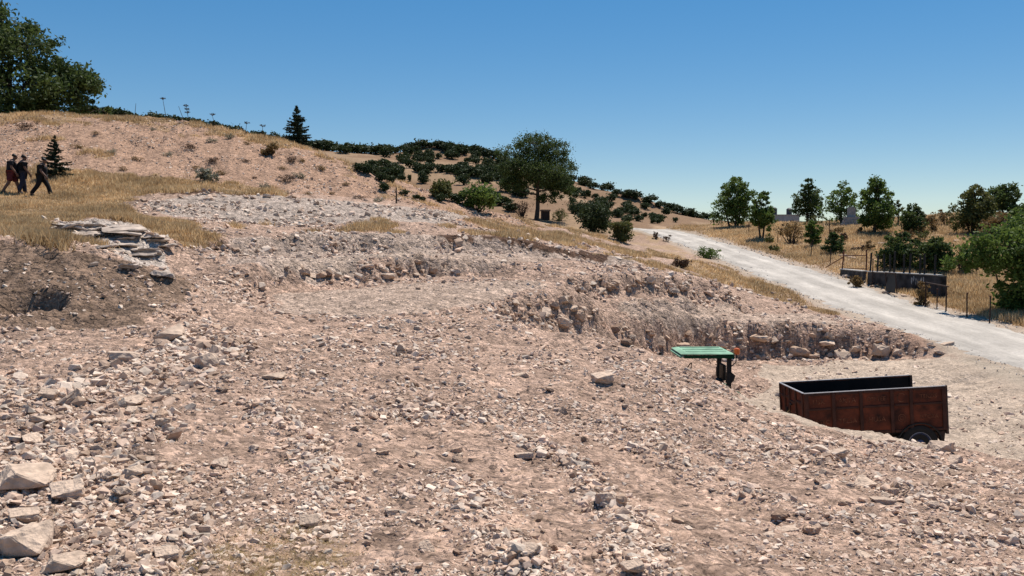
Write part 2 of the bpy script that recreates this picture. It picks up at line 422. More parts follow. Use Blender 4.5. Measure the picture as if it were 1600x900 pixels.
line([(-250, 235, 51), (0, 230, 51), (100, 228, 51), (300, 243, 51.5), (450, 272, 50.5), (540, 292, 50)], 40)
for px, z in ((-900, 10), (-250, 10), (0, 9.9), (200, 9.8), (300, 9.4), (430, 7.9), (500, 6.8), (560, 5.2), (620, 3.8), (680, 3.3)): W(px, 71, z)
for px, z in ((-900, 12), (-250, 11), (0, 10), (300, 8.5), (500, 6.2), (620, 3.9)): W(px, 110, z)
line([(-250, 305, 40), (0, 303, 40), (60, 307, 40), (150, 306, 40), (250, 300, 41.5)], 40)
line([(-250, 345, 29), (0, 341, 29), (150, 340, 28), (250, 345, 30), (290, 352, 29)], 50)
line([(-250, 380, 18.6), (0, 373, 18.8), (90, 378, 19), (150, 390, 19), (210, 405, 19.0), (270, 432, 18.8), (320, 462, 18.6)], 25)
line([(90, 350, 25), (160, 348, 25), (240, 368, 24)], 30)
line([(-250, 415, 17.8), (0, 410, 17.8), (120, 420, 17.9), (200, 437, 17.9), (260, 460, 17.8)], 40)
line([(-250, 475, 16.4), (0, 475, 16.3), (100, 482, 16.2), (200, 490, 16.4), (290, 505, 16.4)], 40)
line([(-250, 575, 12.2), (0, 568, 12.2), (100, 574, 12.0), (200, 563, 13), (300, 542, 14.4)], 40)
# road (runs straight ahead at X 16.2 to 21) and its verges
RD = np.array([(2, -2.9), (15, -3.0), (22, -2.72), (28.8, -2.4), (36.4, -2.0), (45, -1.55), (58, -0.55), (64, -0.1), (83, 1.35), (100, 2.5), (112, 3.2), (121, 3.52), (132, 3.4), (150, 2.6)])
def road_z(d): return np.interp(d, RD[:, 0], RD[:, 1])
RX, RH = 18.6, 2.4
for d in (16, 22, 28, 33, 38, 44, 51, 58, 66, 75, 86, 98, 110, 121, 130):
    z = float(road_z(d))
    for X, dz in ((16.4, 0), (18.6, 0), (21, 0), (22.6, 0.02), (25.5, 0.35)):
        XY(X, d, z + dz)
    if 40 < d < 115: XY(14.6, d, z - 0.05)
for p in ((1600, 415, 66), (1600, 336, 100), (1500, 334, 100), (1500, 405, 66), (1400, 342, 105), (1400, 388, 72), (1300, 346, 110), (1300, 372, 85), (1300, 402, 66), (1200, 348, 118), (1200, 370, 88), (1130, 350, 118), (1100, 357, 108), (1060, 353, 124), (1700, 336, 98), (1900, 334, 95)):
    line([p, p])
for px in (1150, 1250, 1400, 1600, 2000): W(px, 150, 3.0); W(px, 300, -3.0); W(px, 900, -14.0)
for p in ((700, 327, 130), (800, 327, 130), (900, 337, 130), (1000, 346, 150), (1060, 354, 160), (640, 292, 210), (750, 291, 210), (850, 301, 210), (950, 321, 210), (1050, 346, 230),
          (560, 264, 290), (700, 264, 290), (800, 272, 290), (900, 297, 290), (1000, 326, 290)):
    line([p, p])
line([(-300, 175, 480), (150, 181, 480), (350, 208, 470), (470, 232, 450), (540, 243, 420), (600, 241, 430), (650, 231, 430), (690, 228, 430), (760, 243, 430), (830, 265, 420), (900, 284, 400), (1000, 312, 370), (1060, 333, 350), (1110, 349, 330)], 60)
W(150, 250, 20); W(-300, 250, 20); W(400, 250, 16)
for px, z in ((-300, 60), (300, 50), (650, 38), (900, 20), (1100, 2)): W(px, 620, z); W(px, 900, z * 0.4)

for px, d, z in ((1110, 400, 5), (1110, 300, 8), (1150, 330, 4), (1060, 430, 8), (1060, 300, 11.5), (1000, 450, 18), (1000, 300, 17.5), (950, 420, 20), (1110, 500, 0), (1000, 560, 8), (1110, 220, 6), (1060, 260, 9)): W(px, d, z)
CPA = np.array(CP)
_, ui = np.unique(np.round(CPA[:, :2] * [1, 1], 3), axis=0, return_index=True)
CPA = CPA[ui]
KA = 0.62
CC = np.c_[CPA[:, 0] * KA, CPA[:, 1]]
wv = CPA[:, 2] / (np.exp(CPA[:, 1]) + 10)
c2 = 0.006 ** 2
D = (((CC[:, None] - CC[None]) ** 2).sum(-1) + c2) ** 0.4
n = len(CC)
A = np.zeros((n + 3, n + 3))
A[:n, :n] = D - np.eye(n) * 6e-4
A[:n, n:] = np.c_[np.ones(n), CC]; A[n:, :n] = A[:n, n:].T
sol = np.linalg.solve(A, np.r_[wv, 0, 0, 0])

def zbase(a, ld):
    sh = np.shape(a); a = np.ravel(a) * KA; ld = np.ravel(ld)
    out = np.empty(len(a))
    for i in range(0, len(a), 8192):
        p = a[i:i + 8192]; q = ld[i:i + 8192]
        r = ((p[:, None] - CC[:, 0]) ** 2 + (q[:, None] - CC[:, 1]) ** 2 + c2) ** 0.4
        out[i:i + 8192] = r @ sol[:n] + sol[n] + sol[n + 1] * p + sol[n + 2] * q
    return (out * (np.exp(ld) + 10)).reshape(sh)

rows = [math.log(0.8)]
for d1, st in ((3, .05), (14, .0085), (20, .006), (40, .0042), (62, .0065), (130, .013), (520, .022), (950, .08)):
    while rows[-1] < math.log(d1): rows.append(rows[-1] + st)
LD = np.array(rows)
AA = np.linspace(-0.63, 0.63, 620)
side = 0.63 + np.cumsum(np.geomspace(0.003, 0.11, 24))
AA = np.r_[-side[::-1], AA, side]
GA, GL = np.meshgrid(AA, LD, indexing='ij')
GD = np.exp(GL)
GX = GA * GD
# the cuts are jagged: shift the sampling position with noise, more in the broken ground
cutz = sstep(math.log(15), math.log(20), GL) * (1 - sstep(math.log(44), math.log(52), GL))
wob = 0.0045 * ridge(GX * 0.8, GD * 0.35, 11) + 0.005 * fbm(GX * 2.2, GD * 2.6, 12) + 0.006 * fbm(GX * 0.5, GD * 0.5, 13)
wob = wob + 0.004 * np.round(2.5 * fbm(GX * 1.5 + 0.6 * GD, GD * 1.1, 14)) / 2.5
wob2 = 0.004 * fbm(GX * 1.4, GD * 1.4, 15)
roadw = (1 - sstep(2.2, 4.2, np.abs(GX - RX))) * (1 - sstep(125, 140, GD))
cutz = cutz * (1 - sstep(0.0, 0.6, roadw)) * (1 - sstep(20.5, 22.5, GX))
tooth = sstep(-.36, -.28, GA) * (1 - sstep(.12, .20, GA)) * sstep(20, 22, GD) * (1 - sstep(36, 39, GD))
wob = wob + tooth * (0.0065 * ridge((GX + 0.75 * GD) * 1.25, GD * 0.15, 16, 2) + 0.002 * ridge((GX + 0.75 * GD) * 3.1, GD * 0.4, 17, 2))
GZ = zbase(GA + wob2 * cutz, GL + (wob - 0.004) * cutz)
GZ = GZ * (1 - roadw) + road_z(GD) * roadw
soft = 1 - 0.92 * roadw
nearw = 1 - sstep(60, 110, GD)
broken = nearw * (1 - sstep(40, 50, GD)) * (GX < 16)
GZ += soft * (0.10 * fbm(GX * 0.35, GD * 0.35, 21) * sstep(6, 14, GD)
              + broken * (0.055 * fbm(GX * 1.7, GD * 1.7, 22) + 0.028 * ridge(GX * 4.5, GD * 4.5, 23, 2) + 0.012 * vnoise(GX * 14, GD * 14, 24))
              + (1 - broken) * nearw * (0.10 * fbm(GX * 0.8, GD * 0.8, 25)))
GZ += sstep(42, 50, GD) * (1 - sstep(60, 66, GD)) * (GX < 4) * (0.16 * ridge(GX * 0.8 + GD * 0.15, GD * 0.25, 27) + 0.10 * fbm(GX * 2.2, GD * 1.6, 30))
GZ += sstep(100, 200, GD) * (1.6 * fbm(GX * 0.03, GD * 0.03, 28) + 0.5 * fbm(GX * 0.15, GD * 0.15, 29))
# plough and track ridges running down towards the pit in the foreground
GZ += 0.03 * np.sin((GX + 0.35 * GD) * 5.2 + 2.5 * fbm(GX * .4, GD * .4, 31)) * sstep(5, 7, GD) * (1 - sstep(14, 18, GD)) * (GX > -2)
# tyre tracks on the pit floor
GZ += 0.02 * np.sin(GD * 6.0 + 0.8 * GX + 2 * fbm(GX * .3, GD * .5, 32)) * sstep(18, 20, GD) * (1 - sstep(30, 33, GD)) * (GX > 7)

def Hgrid(a, ld):
    a = np.asarray(a, float); ld = np.asarray(ld, float)
    i = np.clip(np.searchsorted(AA, a) - 1, 0, len(AA) - 2); j = np.clip(np.searchsorted(LD, ld) - 1, 0, len(LD) - 2)
    u = np.clip((a - AA[i]) / (AA[i + 1] - AA[i]), 0, 1); v = np.clip((ld - LD[j]) / (LD[j + 1] - LD[j]), 0, 1)
    return (GZ[i, j] * (1 - u) + GZ[i + 1, j] * u) * (1 - v) + (GZ[i, j + 1] * (1 - u) + GZ[i + 1, j + 1] * u) * v

def H(x, y):
    return Hgrid(np.asarray(x) / y, np.log(y))

def hit(px, py, dmin=3.0):
    """ground point (x, y, z) that lies on the line of sight through this picture position"""
    a, t = ray(px, py)
    lds = np.linspace(math.log(dmin), math.log(520), 2200)
    tt = (Hgrid(np.full_like(lds, a), lds) - EYE) / np.exp(lds)
    k = np.nonzero(tt >= t)[0]
    k = k[0] if len(k) else int(np.argmax(tt))
    d = math.exp(lds[k])
    return Vector((float(a) * d, d, float(H(a * d, d))))

def spot(px, d):
    a, _ = ray(px, 380)
    return Vector((float(a) * d, d, float(H(a * d, d))))

# hollow dug into the left bank
hc = hit(52, 474)
r2 = ((GX - hc.x) / 0.50) ** 2 + ((GD - hc.y) / 0.45) ** 2
GZ -= 0.85 * np.exp(-r2 ** 2)

# windrows of pushed-up stones left by the digger
WIND = np.zeros(GX.shape)
for pl in ([(810, 690), (850, 712), (905, 742), (940, 775), (965, 800), (985, 850), (1010, 895)], [(700, 745), (740, 790), (760, 830), (800, 870), (830, 898)], [(540, 640), (600, 655), (680, 650), (760, 660)],
           [(1010, 700), (1100, 745), (1230, 790), (1400, 830), (1590, 850)], [(1180, 690), (1300, 722), (1380, 760), (1480, 800), (1590, 820)], [(420, 640), (480, 700), (520, 760), (500, 840)], [(0, 640), (120, 620), (250, 560), (340, 520)], [(0, 760), (120, 740), (220, 760), (260, 850), (240, 895)]):
    Q = [hit(*p) for p in pl]
    for p, q in zip(Q[:-1], Q[1:]):
        dx, dy = q.x - p.x, q.y - p.y; L2 = dx * dx + dy * dy
        t = np.clip(((GX - p.x) * dx + (GD - p.y) * dy) / L2, 0, 1)
        r2 = (GX - p.x - t * dx) ** 2 + (GD - p.y - t * dy) ** 2
        wd = 0.10 + 0.016 * p.y
        WIND = np.maximum(WIND, np.exp(-r2 / (wd * wd)))
WIND *= np.clip(0.75 + 1.2 * fbm(GX * .9, GD * .9, 41), 0.1, 1.3)
GZ += WIND * 0.09 * (1 + 0.6 * fbm(GX * 3, GD * 3, 42))

def poly(pts, jit=0.02, seed=50, soft=True):
    P = []
    for (px, py) in pts:
        v = hit(px, py); P.append((v.x / v.y, math.log(v.y)))
    P = np.array(P)
    j1 = jit * fbm(GX * 0.9, GD * 0.9, seed); j2 = jit * fbm(GX * 0.9, GD * 0.9, seed + 7)
    x = GA + j1; y = GL + j2
    ins = np.zeros(x.shape, bool)
    for k in range(len(P)):
        x0, y0 = P[k]; x1, y1 = P[(k + 1) % len(P)]
        if y0 == y1: continue
        c = ((y0 > y) != (y1 > y)) & (x < (x1 - x0) * (y - y0) / (y1 - y0) + x0)
        ins ^= c
    return ins

# ------------------------------------------------------------------ what grows or lies where
Zg = np.zeros(GX.shape)                          # dry grass cover 0..1
for pts in (
    [(-250, 300), (-100, 268), (60, 262), (110, 268), (260, 276), (420, 292), (440, 306), (330, 300), (215, 310), (190, 326), (250, 340), (320, 362), (345, 378), (330, 386), (285, 384), (250, 366), (200, 350), (150, 341), (85, 346), (78, 372), (130, 378), (165, 384), (110, 392), (60, 376), (0, 366), (-250, 372)],
    [(420, 356), (500, 346), (620, 344), (720, 350), (800, 362), (870, 378), (960, 395), (990, 403), (900, 390), (830, 378), (700, 370), (640, 366), (500, 362)],
    [(700, 343), (800, 347), (900, 352), (980, 362), (1060, 382), (1120, 404), (1170, 428), (1260, 462), (1350, 490), (1470, 522), (1400, 512), (1300, 492), (1220, 470), (1140, 440), (1060, 428), (985, 406), (900, 388), (820, 366)],
    [(320, 342), (420, 352), (450, 358), (400, 362), (340, 352)],
):
    pg = poly(pts, 0.03) * (1.0 if pts[0][0] < 0 else 0.8 * (fbm(GX * .7, GD * .35, 58) > (0.16 if pts[0][0] < 600 else -0.02)))
    Zg = np.maximum(Zg, pg)
right = sstep(21.3, 22.3, GX) * (1 - sstep(135, 145, GD)) * sstep(20, 26, GD)
Zg = np.maximum(Zg, right * (0.75 + 0.25 * (fbm(GX * .25, GD * .25, 61) > -0.3)))
crest = poly([(-250, 190), (0, 195), (150, 190), (300, 200), (430, 226), (540, 264), (600, 302), (560, 276), (470, 228), (360, 200), (250, 183), (100, 176), (-250, 172)], 0.03) * 0.8 * (fbm(GX * .5, GD * .5, 59) > -0.25)
slope = (GX < 2) * sstep(43.5, 45, GD) * (1 - sstep(75, 90, GD)) * (1 - poly([(100, 300), (640, 330), (660, 326), (620, 312), (400, 302)], 0.01))
Zg = np.maximum(Zg, slope * np.maximum(crest, 0.6 * (fbm(GX * .3, GD * .4, 63) > 0.42)))
Zg *= (1 - sstep(0.15, 0.5, roadw))
greyr = poly([(235, 314), (330, 304), (420, 306), (560, 316), (650, 326), (760, 342), (690, 350), (600, 345), (430, 352), (340, 346), (260, 336), (240, 326)], 0.012) * (Zg < .5)
slabz = poly([(80, 348), (150, 342), (230, 355), (260, 372), (250, 400), (275, 432), (230, 425), (180, 395), (90, 372)], 0.012)
bench = poly([(350, 410), (360, 372), (600, 364), (800, 374), (980, 404), (1000, 412), (870, 404), (800, 402), (600, 408), (420, 420)], 0.012)
darks = poly([(-250, 392), (0, 388), (120, 398), (210, 412), (285, 440), (290, 478), (210, 505), (120, 512), (40, 506), (-250, 520)], 0.03) * 1.0
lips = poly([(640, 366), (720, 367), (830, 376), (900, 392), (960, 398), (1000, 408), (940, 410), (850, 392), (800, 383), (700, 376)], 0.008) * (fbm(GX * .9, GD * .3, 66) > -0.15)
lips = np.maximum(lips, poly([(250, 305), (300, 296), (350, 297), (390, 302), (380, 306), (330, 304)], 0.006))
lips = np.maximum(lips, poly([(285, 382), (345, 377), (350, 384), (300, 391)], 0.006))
cutd = poly([(935, 500), (1050, 503), (1150, 508), (1300, 515), (1400, 521), (1490, 533), (1480, 553), (1400, 554), (1300, 553), (1150, 557), (1060, 550), (960, 530)], 0.010)
pit = poly([(1140, 620), (1200, 570), (1350, 560), (1500, 560), (1590, 580), (1640, 700), (1490, 700), (1400, 690), (1250, 665)], 0.02)
flats = np.maximum(poly([(400, 404), (600, 397), (800, 397), (870, 408), (800, 409), (600, 409), (420, 415)], .008), poly([(430, 460), (600, 446), (770, 437), (860, 446), (780, 468), (700, 482), (560, 496), (430, 490)], .02))
flats = np.maximum(flats, poly([(960, 472), (1130, 478), (1290, 492), (1310, 508), (1150, 502), (980, 492)], .01)) * 1.0
GZ += darks * 0.10 * ridge(GX * 1.5, GD * 1.5, 33, 3)
far = sstep(75, 110, GD) * (1 - right)

n1 = fbm(GX * .35, GD * .35, 71)[..., None]; n2 = fbm(GX * 2.2, GD * 2.2, 72)[..., None]
c_rub = np.array((0.365, 0.250, 0.188)) * (1 + 0.14 * n1 + 0.14 * n2)
colr = c_rub.copy()
def lay(mask, rgb, k=1.0, v=0.15):
    global colr
    m = (np.clip(mask, 0, 1) * k)[..., None]
    colr = colr * (1 - m) + np.array(rgb) * (1 + v * n2) * m
lay(slope, (0.345, 0.218, 0.150))
lay(greyr, (0.36, 0.30, 0.255), 0.8)
lay(bench, (0.37, 0.30, 0.25), 0.6)
lay(flats, (0.40, 0.305, 0.24), 0.7)
lay(slabz, (0.40, 0.345, 0.30), 0.85)
lay(darks * (fbm(GX * .8, GD * 1.2, 75) > -0.55), (0.175, 0.118, 0.083), 0.9, 0.3)
lay(cutd, (0.33, 0.205, 0.145), 0.75)
lay(pit, (0.42, 0.335, 0.26), 0.85)
lay(far, (0.195, 0.122, 0.073), 1, 0.1)
ff = fbm(GX * 0.02, GD * 0.02, 76)
lay(far * (ff > 0.12), (0.27, 0.185, 0.115), 0.7, 0.1)
lay(Zg, (0.30, 0.205, 0.115), 0.8, 0.2)
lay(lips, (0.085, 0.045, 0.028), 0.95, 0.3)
lay(sstep(0.2, 0.7, roadw), (0.33, 0.27, 0.21), 0.8)

nA, nL = GX.shape
V = np.stack([GX, GD, GZ], -1).reshape(-1, 3)
idx = np.arange(nA * nL).reshape(nA, nL)
F = np.stack([idx[:-1, :-1], idx[1:, :-1], idx[1:, 1:], idx[:-1, 1:]], -1).reshape(-1, 4)
colv = colr.reshape(-1, 3)
# close the sheet behind the viewer
bv = []; bidx = [idx[:, 0]]; off = len(V)
for (yy, ww) in ((0.1, 3.0), (-6, 20.0), (-40, 120.0), (-400, 600.0)):
    bv.append(np.stack([AA * ww, np.full(nA, yy), np.full(nA, 0.0 if yy > -5 else 0.1)], -1)); bidx.append(off + np.arange(nA)); off += nA
V = np.r_[V, np.concatenate(bv)]
colv = np.r_[colv, np.tile(np.array((0.345, 0.252, 0.195)), (4 * nA, 1))]
for b0, b1 in zip(bidx[:-1], bidx[1:]):
    F = np.r_[F, np.stack([b1[:-1], b1[1:], b0[1:], b0[:-1]], -1)]
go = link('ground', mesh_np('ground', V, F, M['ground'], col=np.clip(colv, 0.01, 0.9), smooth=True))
sv = np.clip((1 - Zg) * (1 - np.clip(roadw * 2, 0, 1)) * (1 - far) * np.where(GX < 16, 1, 0.3) * np.where((GD > 44), 0.8, 1.0) * (1 - 0.5 * pit), 0, 1).reshape(-1)
sv = np.r_[sv, np.ones(len(V) - len(sv))].astype(np.float32)
at_ = go.data.attributes.new('stony', 'FLOAT', 'POINT'); at_.data.foreach_set('value', sv)
tag(go, 'broken pinkish limestone ground with cut benches, a pit and dry hills', 'ground', kind='structure')

# road sheet
nr, nc = 700, 17
dd = np.geomspace(14, 134, nr)
RV = np.zeros((nr, nc, 3))
for k in range(nc):
    u = (k / (nc - 1)) * 2 - 1
    edge = RH + 0.30 * fbm(dd * 0.35, dd * 0 + (1 if u > 0 else 5), 81) + 0.28 * vnoise(dd * 2.3, dd * 0 + (1 if u > 0 else 5), 83)
    X = RX + u * edge
    RV[:, k, 0] = X; RV[:, k, 1] = dd
    crown = 0.05 * (1 - u * u) - 0.03 * np.exp(-((abs(u) - 0.45) / 0.15) ** 2)
    RV[:, k, 2] = H(X, dd) + (0.035 if abs(u) < 0.99 else -0.04) + crown
ri = np.arange(nr * nc).reshape(nr, nc)
RF = np.stack([ri[:-1, :-1], ri[:-1, 1:], ri[1:, 1:], ri[1:, :-1]], -1).reshape(-1, 4)
ro = link('road', mesh_np('road', RV.reshape(-1, 3), RF, M['road'], smooth=True))
tag(ro, 'pale gravel road climbing past the dry field', 'road', kind='structure')

# ------------------------------------------------------------------ rock shapes
def hull_mesh(npts, dims, rng, rough=0.0, cuts=0, flat=False):
    bm = bmesh.new()
    p = rng.normal(size=(npts, 3)); p /= np.linalg.norm(p, axis=1)[:, None]
    p = np.sign(p) * np.abs(p) ** 0.55 * rng.uniform(0.7, 1.0, (npts, 1))
    p = p / np.abs(p).max(0) * 0.5 * np.array(dims)
    for q in p: bm.verts.new(q)
    r = bmesh.ops.convex_hull(bm, input=bm.verts[:])
    bmesh.ops.delete(bm, geom=[g for g in r['geom_interior'] if isinstance(g, bmesh.types.BMVert)], context='VERTS')
    if cuts:
        bmesh.ops.dissolve_limit(bm, angle_limit=math.radians(12), verts=bm.verts[:], edges=bm.edges[:])
        bmesh.ops.bevel(bm, geom=bm.edges[:] + bm.verts[:], offset=0.02, segments=1, affect='EDGES', clamp_overlap=True)
        bmesh.ops.triangulate(bm, faces=bm.faces[:])
        bmesh.ops.subdivide_edges(bm, edges=bm.edges[:], cuts=cuts, use_grid_fill=True)
        bm.normal_update()
        sd = int(rng.integers(1000))
        for v in bm.verts:
            c = v.co
            nn = float(vnoise(np.array(c.x * 6 + c.z * 4), np.array(c.y * 6 - c.z * 5), sd)) + 0.6 * float(vnoise(np.array(c.x * 15 + c.z * 9), np.array(c.y * 15 - c.z * 8), sd + 1))
            st = math.floor((c.z + 0.25 * c.x + 0.5) * 9 + nn * .6) / 9 - (c.z + 0.25 * c.x + 0.5)
            v.co += v.normal * nn * rough + Vector((c.x, c.y, 0)) * st * 0.55
    bmesh.ops.triangulate(bm, faces=bm.faces[:])
    return bm

def bm_arrays(bm):
    bm.verts.ensure_lookup_table(); bm.verts.index_update()
    V = np.array([v.co[:] for v in bm.verts]); F = np.array([[v.index for v in f.verts] for f in bm.faces])
    bm.free()
    return V, F

SMALL = [bm_arrays(hull_mesh(7, (1, RNG.uniform(.6, .95), RNG.uniform(.4, .65)), RNG)) for _ in range(30)]
MID = [bm_arrays(hull_mesh(13, (1, RNG.uniform(.6, .95), RNG.uniform(.35, .7)), RNG)) for _ in range(24)]
ROCKS = []
for k in range(24):
    fl = RNG.uniform(.38, .72)
    bm = hull_mesh(17, (1, RNG.uniform(.62, .95), fl), RNG, 0.024, 3)
    me = bpy.data.meshes.new('rock'); bm.to_mesh(me); bm.free(); me.materials.append(M[('rock', 'rock_tan', 'rock_brown')[k % 3]])
    ROCKS.append(me)
SLABS = []
for k in range(6):
    bm = hull_mesh(14, (1, RNG.uniform(.5, .85), RNG.uniform(.10, .17)), RNG, 0.03, 3)
    me = bpy.data.meshes.new('rock_slab'); bm.to_mesh(me); bm.free(); me.materials.append(M['slab'])
    SLABS.append(me)

def rotm(n, tilt, rng):
    yaw = rng.uniform(0, 2 * math.pi, n); tx = rng.normal(0, tilt, n); ty = rng.normal(0, tilt, n)
    cz, sz, cx, sx, cy, sy = np.cos(yaw), np.sin(yaw), np.cos(tx), np.sin(tx), np.cos(ty), np.sin(ty)
    o = np.zeros(n); e = np.ones(n)
    Rz = np.stack([np.stack([cz, -sz, o], -1), np.stack([sz, cz, o], -1), np.stack([o, o, e], -1)], -2)
    Rx = np.stack([np.stack([e, o, o], -1), np.stack([o, cx, -sx], -1), np.stack([o, sx, cx], -1)], -2)
    Ry = np.stack([np.stack([cy, o, sy], -1), np.stack([o, e, o], -1), np.stack([-sy, o, cy], -1)], -2)
    return Rx @ Ry @ Rz

def heap(name, pos, size, shapes, tilt, colr, rng, mat):
    Vs, Fs, Cs = [], [], []; off = 0
    which = rng.integers(len(shapes), size=len(pos))
    R = rotm(len(pos), tilt, rng)
    for k, (v, f) in enumerate(shapes):
        s = np.nonzero(which == k)[0]
        if not len(s): continue
        P = np.einsum('nij,vj->nvi', R[s], v) * size[s][:, None, None] + pos[s][:, None, :]
        Vs.append(P.reshape(-1, 3))
        Fs.append((f[None] + (np.arange(len(s)) * len(v))[:, None, None] + off).reshape(-1, 3))
        Cs.append(np.repeat(colr[s], len(v), axis=0)); off += len(s) * len(v)
    return link(name, mesh_np(name, np.concatenate(Vs), np.concatenate(Fs), mat, col=np.concatenate(Cs)))

def sample(n, d0, d1, rng, a0=-0.62, a1=0.62):
    return rng.uniform(a0, a1, n), rng.uniform(math.log(d0), math.log(d1), n)

def gridval(G, a, ld):
    i = np.clip(np.searchsorted(AA, a), 0, len(AA) - 1); j = np.clip(np.searchsorted(LD, ld), 0, len(LD) - 1)
    return G[i, j]

slopez = np.hypot(np.gradient(GZ, axis=0) / (np.gradient(GX, axis=0) + 1e-9), np.gradient(GZ, axis=1) / np.gradient(GD, axis=1))
ROCKCOL = np.array([(0.50, 0.37, 0.29), (0.44, 0.315, 0.238), (0.54, 0.43, 0.345), (0.37, 0.26, 0.19), (0.49, 0.40, 0.325)])
def rockcols(n, rng, x, y):
    c = ROCKCOL[rng.integers(len(ROCKCOL), size=n)] * rng.uniform(0.9, 1.38, (n, 1))
    return c

free = (1 - Zg) * (1 - np.clip(roadw * 3, 0, 1)) * (GX < 16.5)
clump = np.clip(0.50 + 2.1 * fbm(GX * .45, GD * .45, 91) + 1.3 * fbm(GX * 1.6, GD * 1.6, 92), 0.05, 1.9) + 2.2 * WIND
dens = free * clump
dens *= 1 - 0.6 * darks
dens *= np.where(pit > 0, 0.25, 1.0) * (1 - 0.85 * flats)
dens *= np.where((GD > 43.5) & (GX < 3), 0.30, 1.0)
dens = dens * (1 + 1.2 * greyr + 1.6 * np.clip(slopez - .60, 0, 1) * (GD > 15))
# gravel, then fist-sized stones, then the bigger loose stones that are still too many to count
for nm, num, d0, d1, lo, hi, pw, shapes, lab in (
        ('gravel', 88000, 3.6, 40, 2.4, 7.5, 2.0, SMALL, 'loose gravel and chips of pale limestone strewn over the broken ground'),
        ('hill_gravel', 9000, 43, 62, 2.4, 7.0, 2.0, SMALL, 'small stones and clods scattered over the spoil hill slope'),
        ('rubble', 20000, 3.8, 47, 6.0, 16.0, 2.4, MID, 'loose fist sized limestone rubble scattered over the broken slope')):
    a, ld = sample(num * (3 if nm != 'hill_gravel' else 3), d0, d1, RNG)
    keep = RNG.uniform(0, 1.6 if nm == 'hill_gravel' else 2.6, num * 3) < (gridval(dens, a, ld) if nm != 'hill_gravel' else 1.4 * gridval(slope * clump, a, ld))
    a, ld = a[keep][:num], ld[keep][:num]
    d = np.exp(ld)
    u = RNG.uniform(0, 1, len(a))
    spx = lo * (1 - u * (1 - (lo / hi) ** (pw - 1))) ** (-1 / (pw - 1))
    size = spx * d / FPX * np.interp(d, [4, 8, 40], [1.25, 1.0, 0.85]) * (1 + 0.55 * gridval(WIND, a, ld)) * (1 + 0.25 * np.clip(gridval(slopez, a, ld) - .35, 0, 1) * (d > 18))
    x, y = a * d, d
    z = Hgrid(a, ld) + size * RNG.uniform(-0.10, 0.14, len(a))
    o = heap(nm, np.c_[x, y, z], size, shapes, 0.35, rockcols(len(a), RNG, x, y), RNG, M['rubble'])
    tag(o, lab, 'rubble' if nm == 'rubble' else 'gravel', kind='stuff')

heapz = poly([(-60, 600), (130, 585), (300, 520), (400, 530), (330, 640), (230, 720), (330, 800), (320, 905), (-60, 905)], .05) * 1.0
a, ld = sample(26000, 4, 17, RNG, -.62, -.2)
k = RNG.uniform(0, 1, len(a)) < gridval(heapz, a, ld) * np.clip(.25 + .9 * gridval(clump, a, ld), 0, 1) * .5
a, ld = a[k][:1700], ld[k][:1700]; d = np.exp(ld)
size = (8 + 20 * RNG.uniform(0, 1, len(a)) ** 2.6) * d / FPX
o = heap('angular_rubble', np.c_[a * d, d, Hgrid(a, ld) + size * RNG.uniform(-.05, .18, len(a))], size, MID, .4, rockcols(len(a), RNG, a, d) * .86, RNG, M['rubble'])
tag(o, 'heap of mixed angular rubble along the foot of the dark soil bank', 'rubble', kind='stuff')
dr = np.exp(RNG.uniform(math.log(24), math.log(100), 900)); sd = RNG.choice([-1, 1], 900); xr = RX + sd * (RH + RNG.normal(-0.05, .35, 900))
xr[:250] = RX + RNG.uniform(-2.2, 2.2, 250)
sz = RNG.uniform(1.6, 4.0, 900) * dr / FPX
o = heap('roadside_gravel', np.c_[xr, dr, H(xr, dr) + .03], sz, SMALL, .3, np.tile((0.52, 0.47, 0.42), (900, 1)) * RNG.uniform(.8, 1.2, (900, 1)), RNG, M['rubble'])
tag(o, 'loose pale gravel along the edges of the road', 'gravel', kind='stuff')

# stones that can be told apart
NROCK = [0]
def rock(px, py, wpx, label, group=None, me=None, name='rock', sink=0.12, tilt=0.25, asp=1.0, yaw=None, cat='rock', tint=0):
    p = hit(px, py)
    s = wpx * p.y / FPX
    me = me or ROCKS[3 * int(RNG.integers(len(ROCKS) // 3)) + tint]
    o = link(name, me)
    ext = max(v.co.z for v in me.vertices) * s * asp
    o.location = (p.x, p.y, p.z + ext * (1 - 2 * sink) * 0.62)
    o.rotation_euler = (RNG.normal(0, tilt), RNG.normal(0, tilt), RNG.uniform(0, 6.28) if yaw is None else yaw)
    o.scale = (s, s, s * asp)
    tag(o, label, cat, group)
    NROCK[0] += 1
    return o

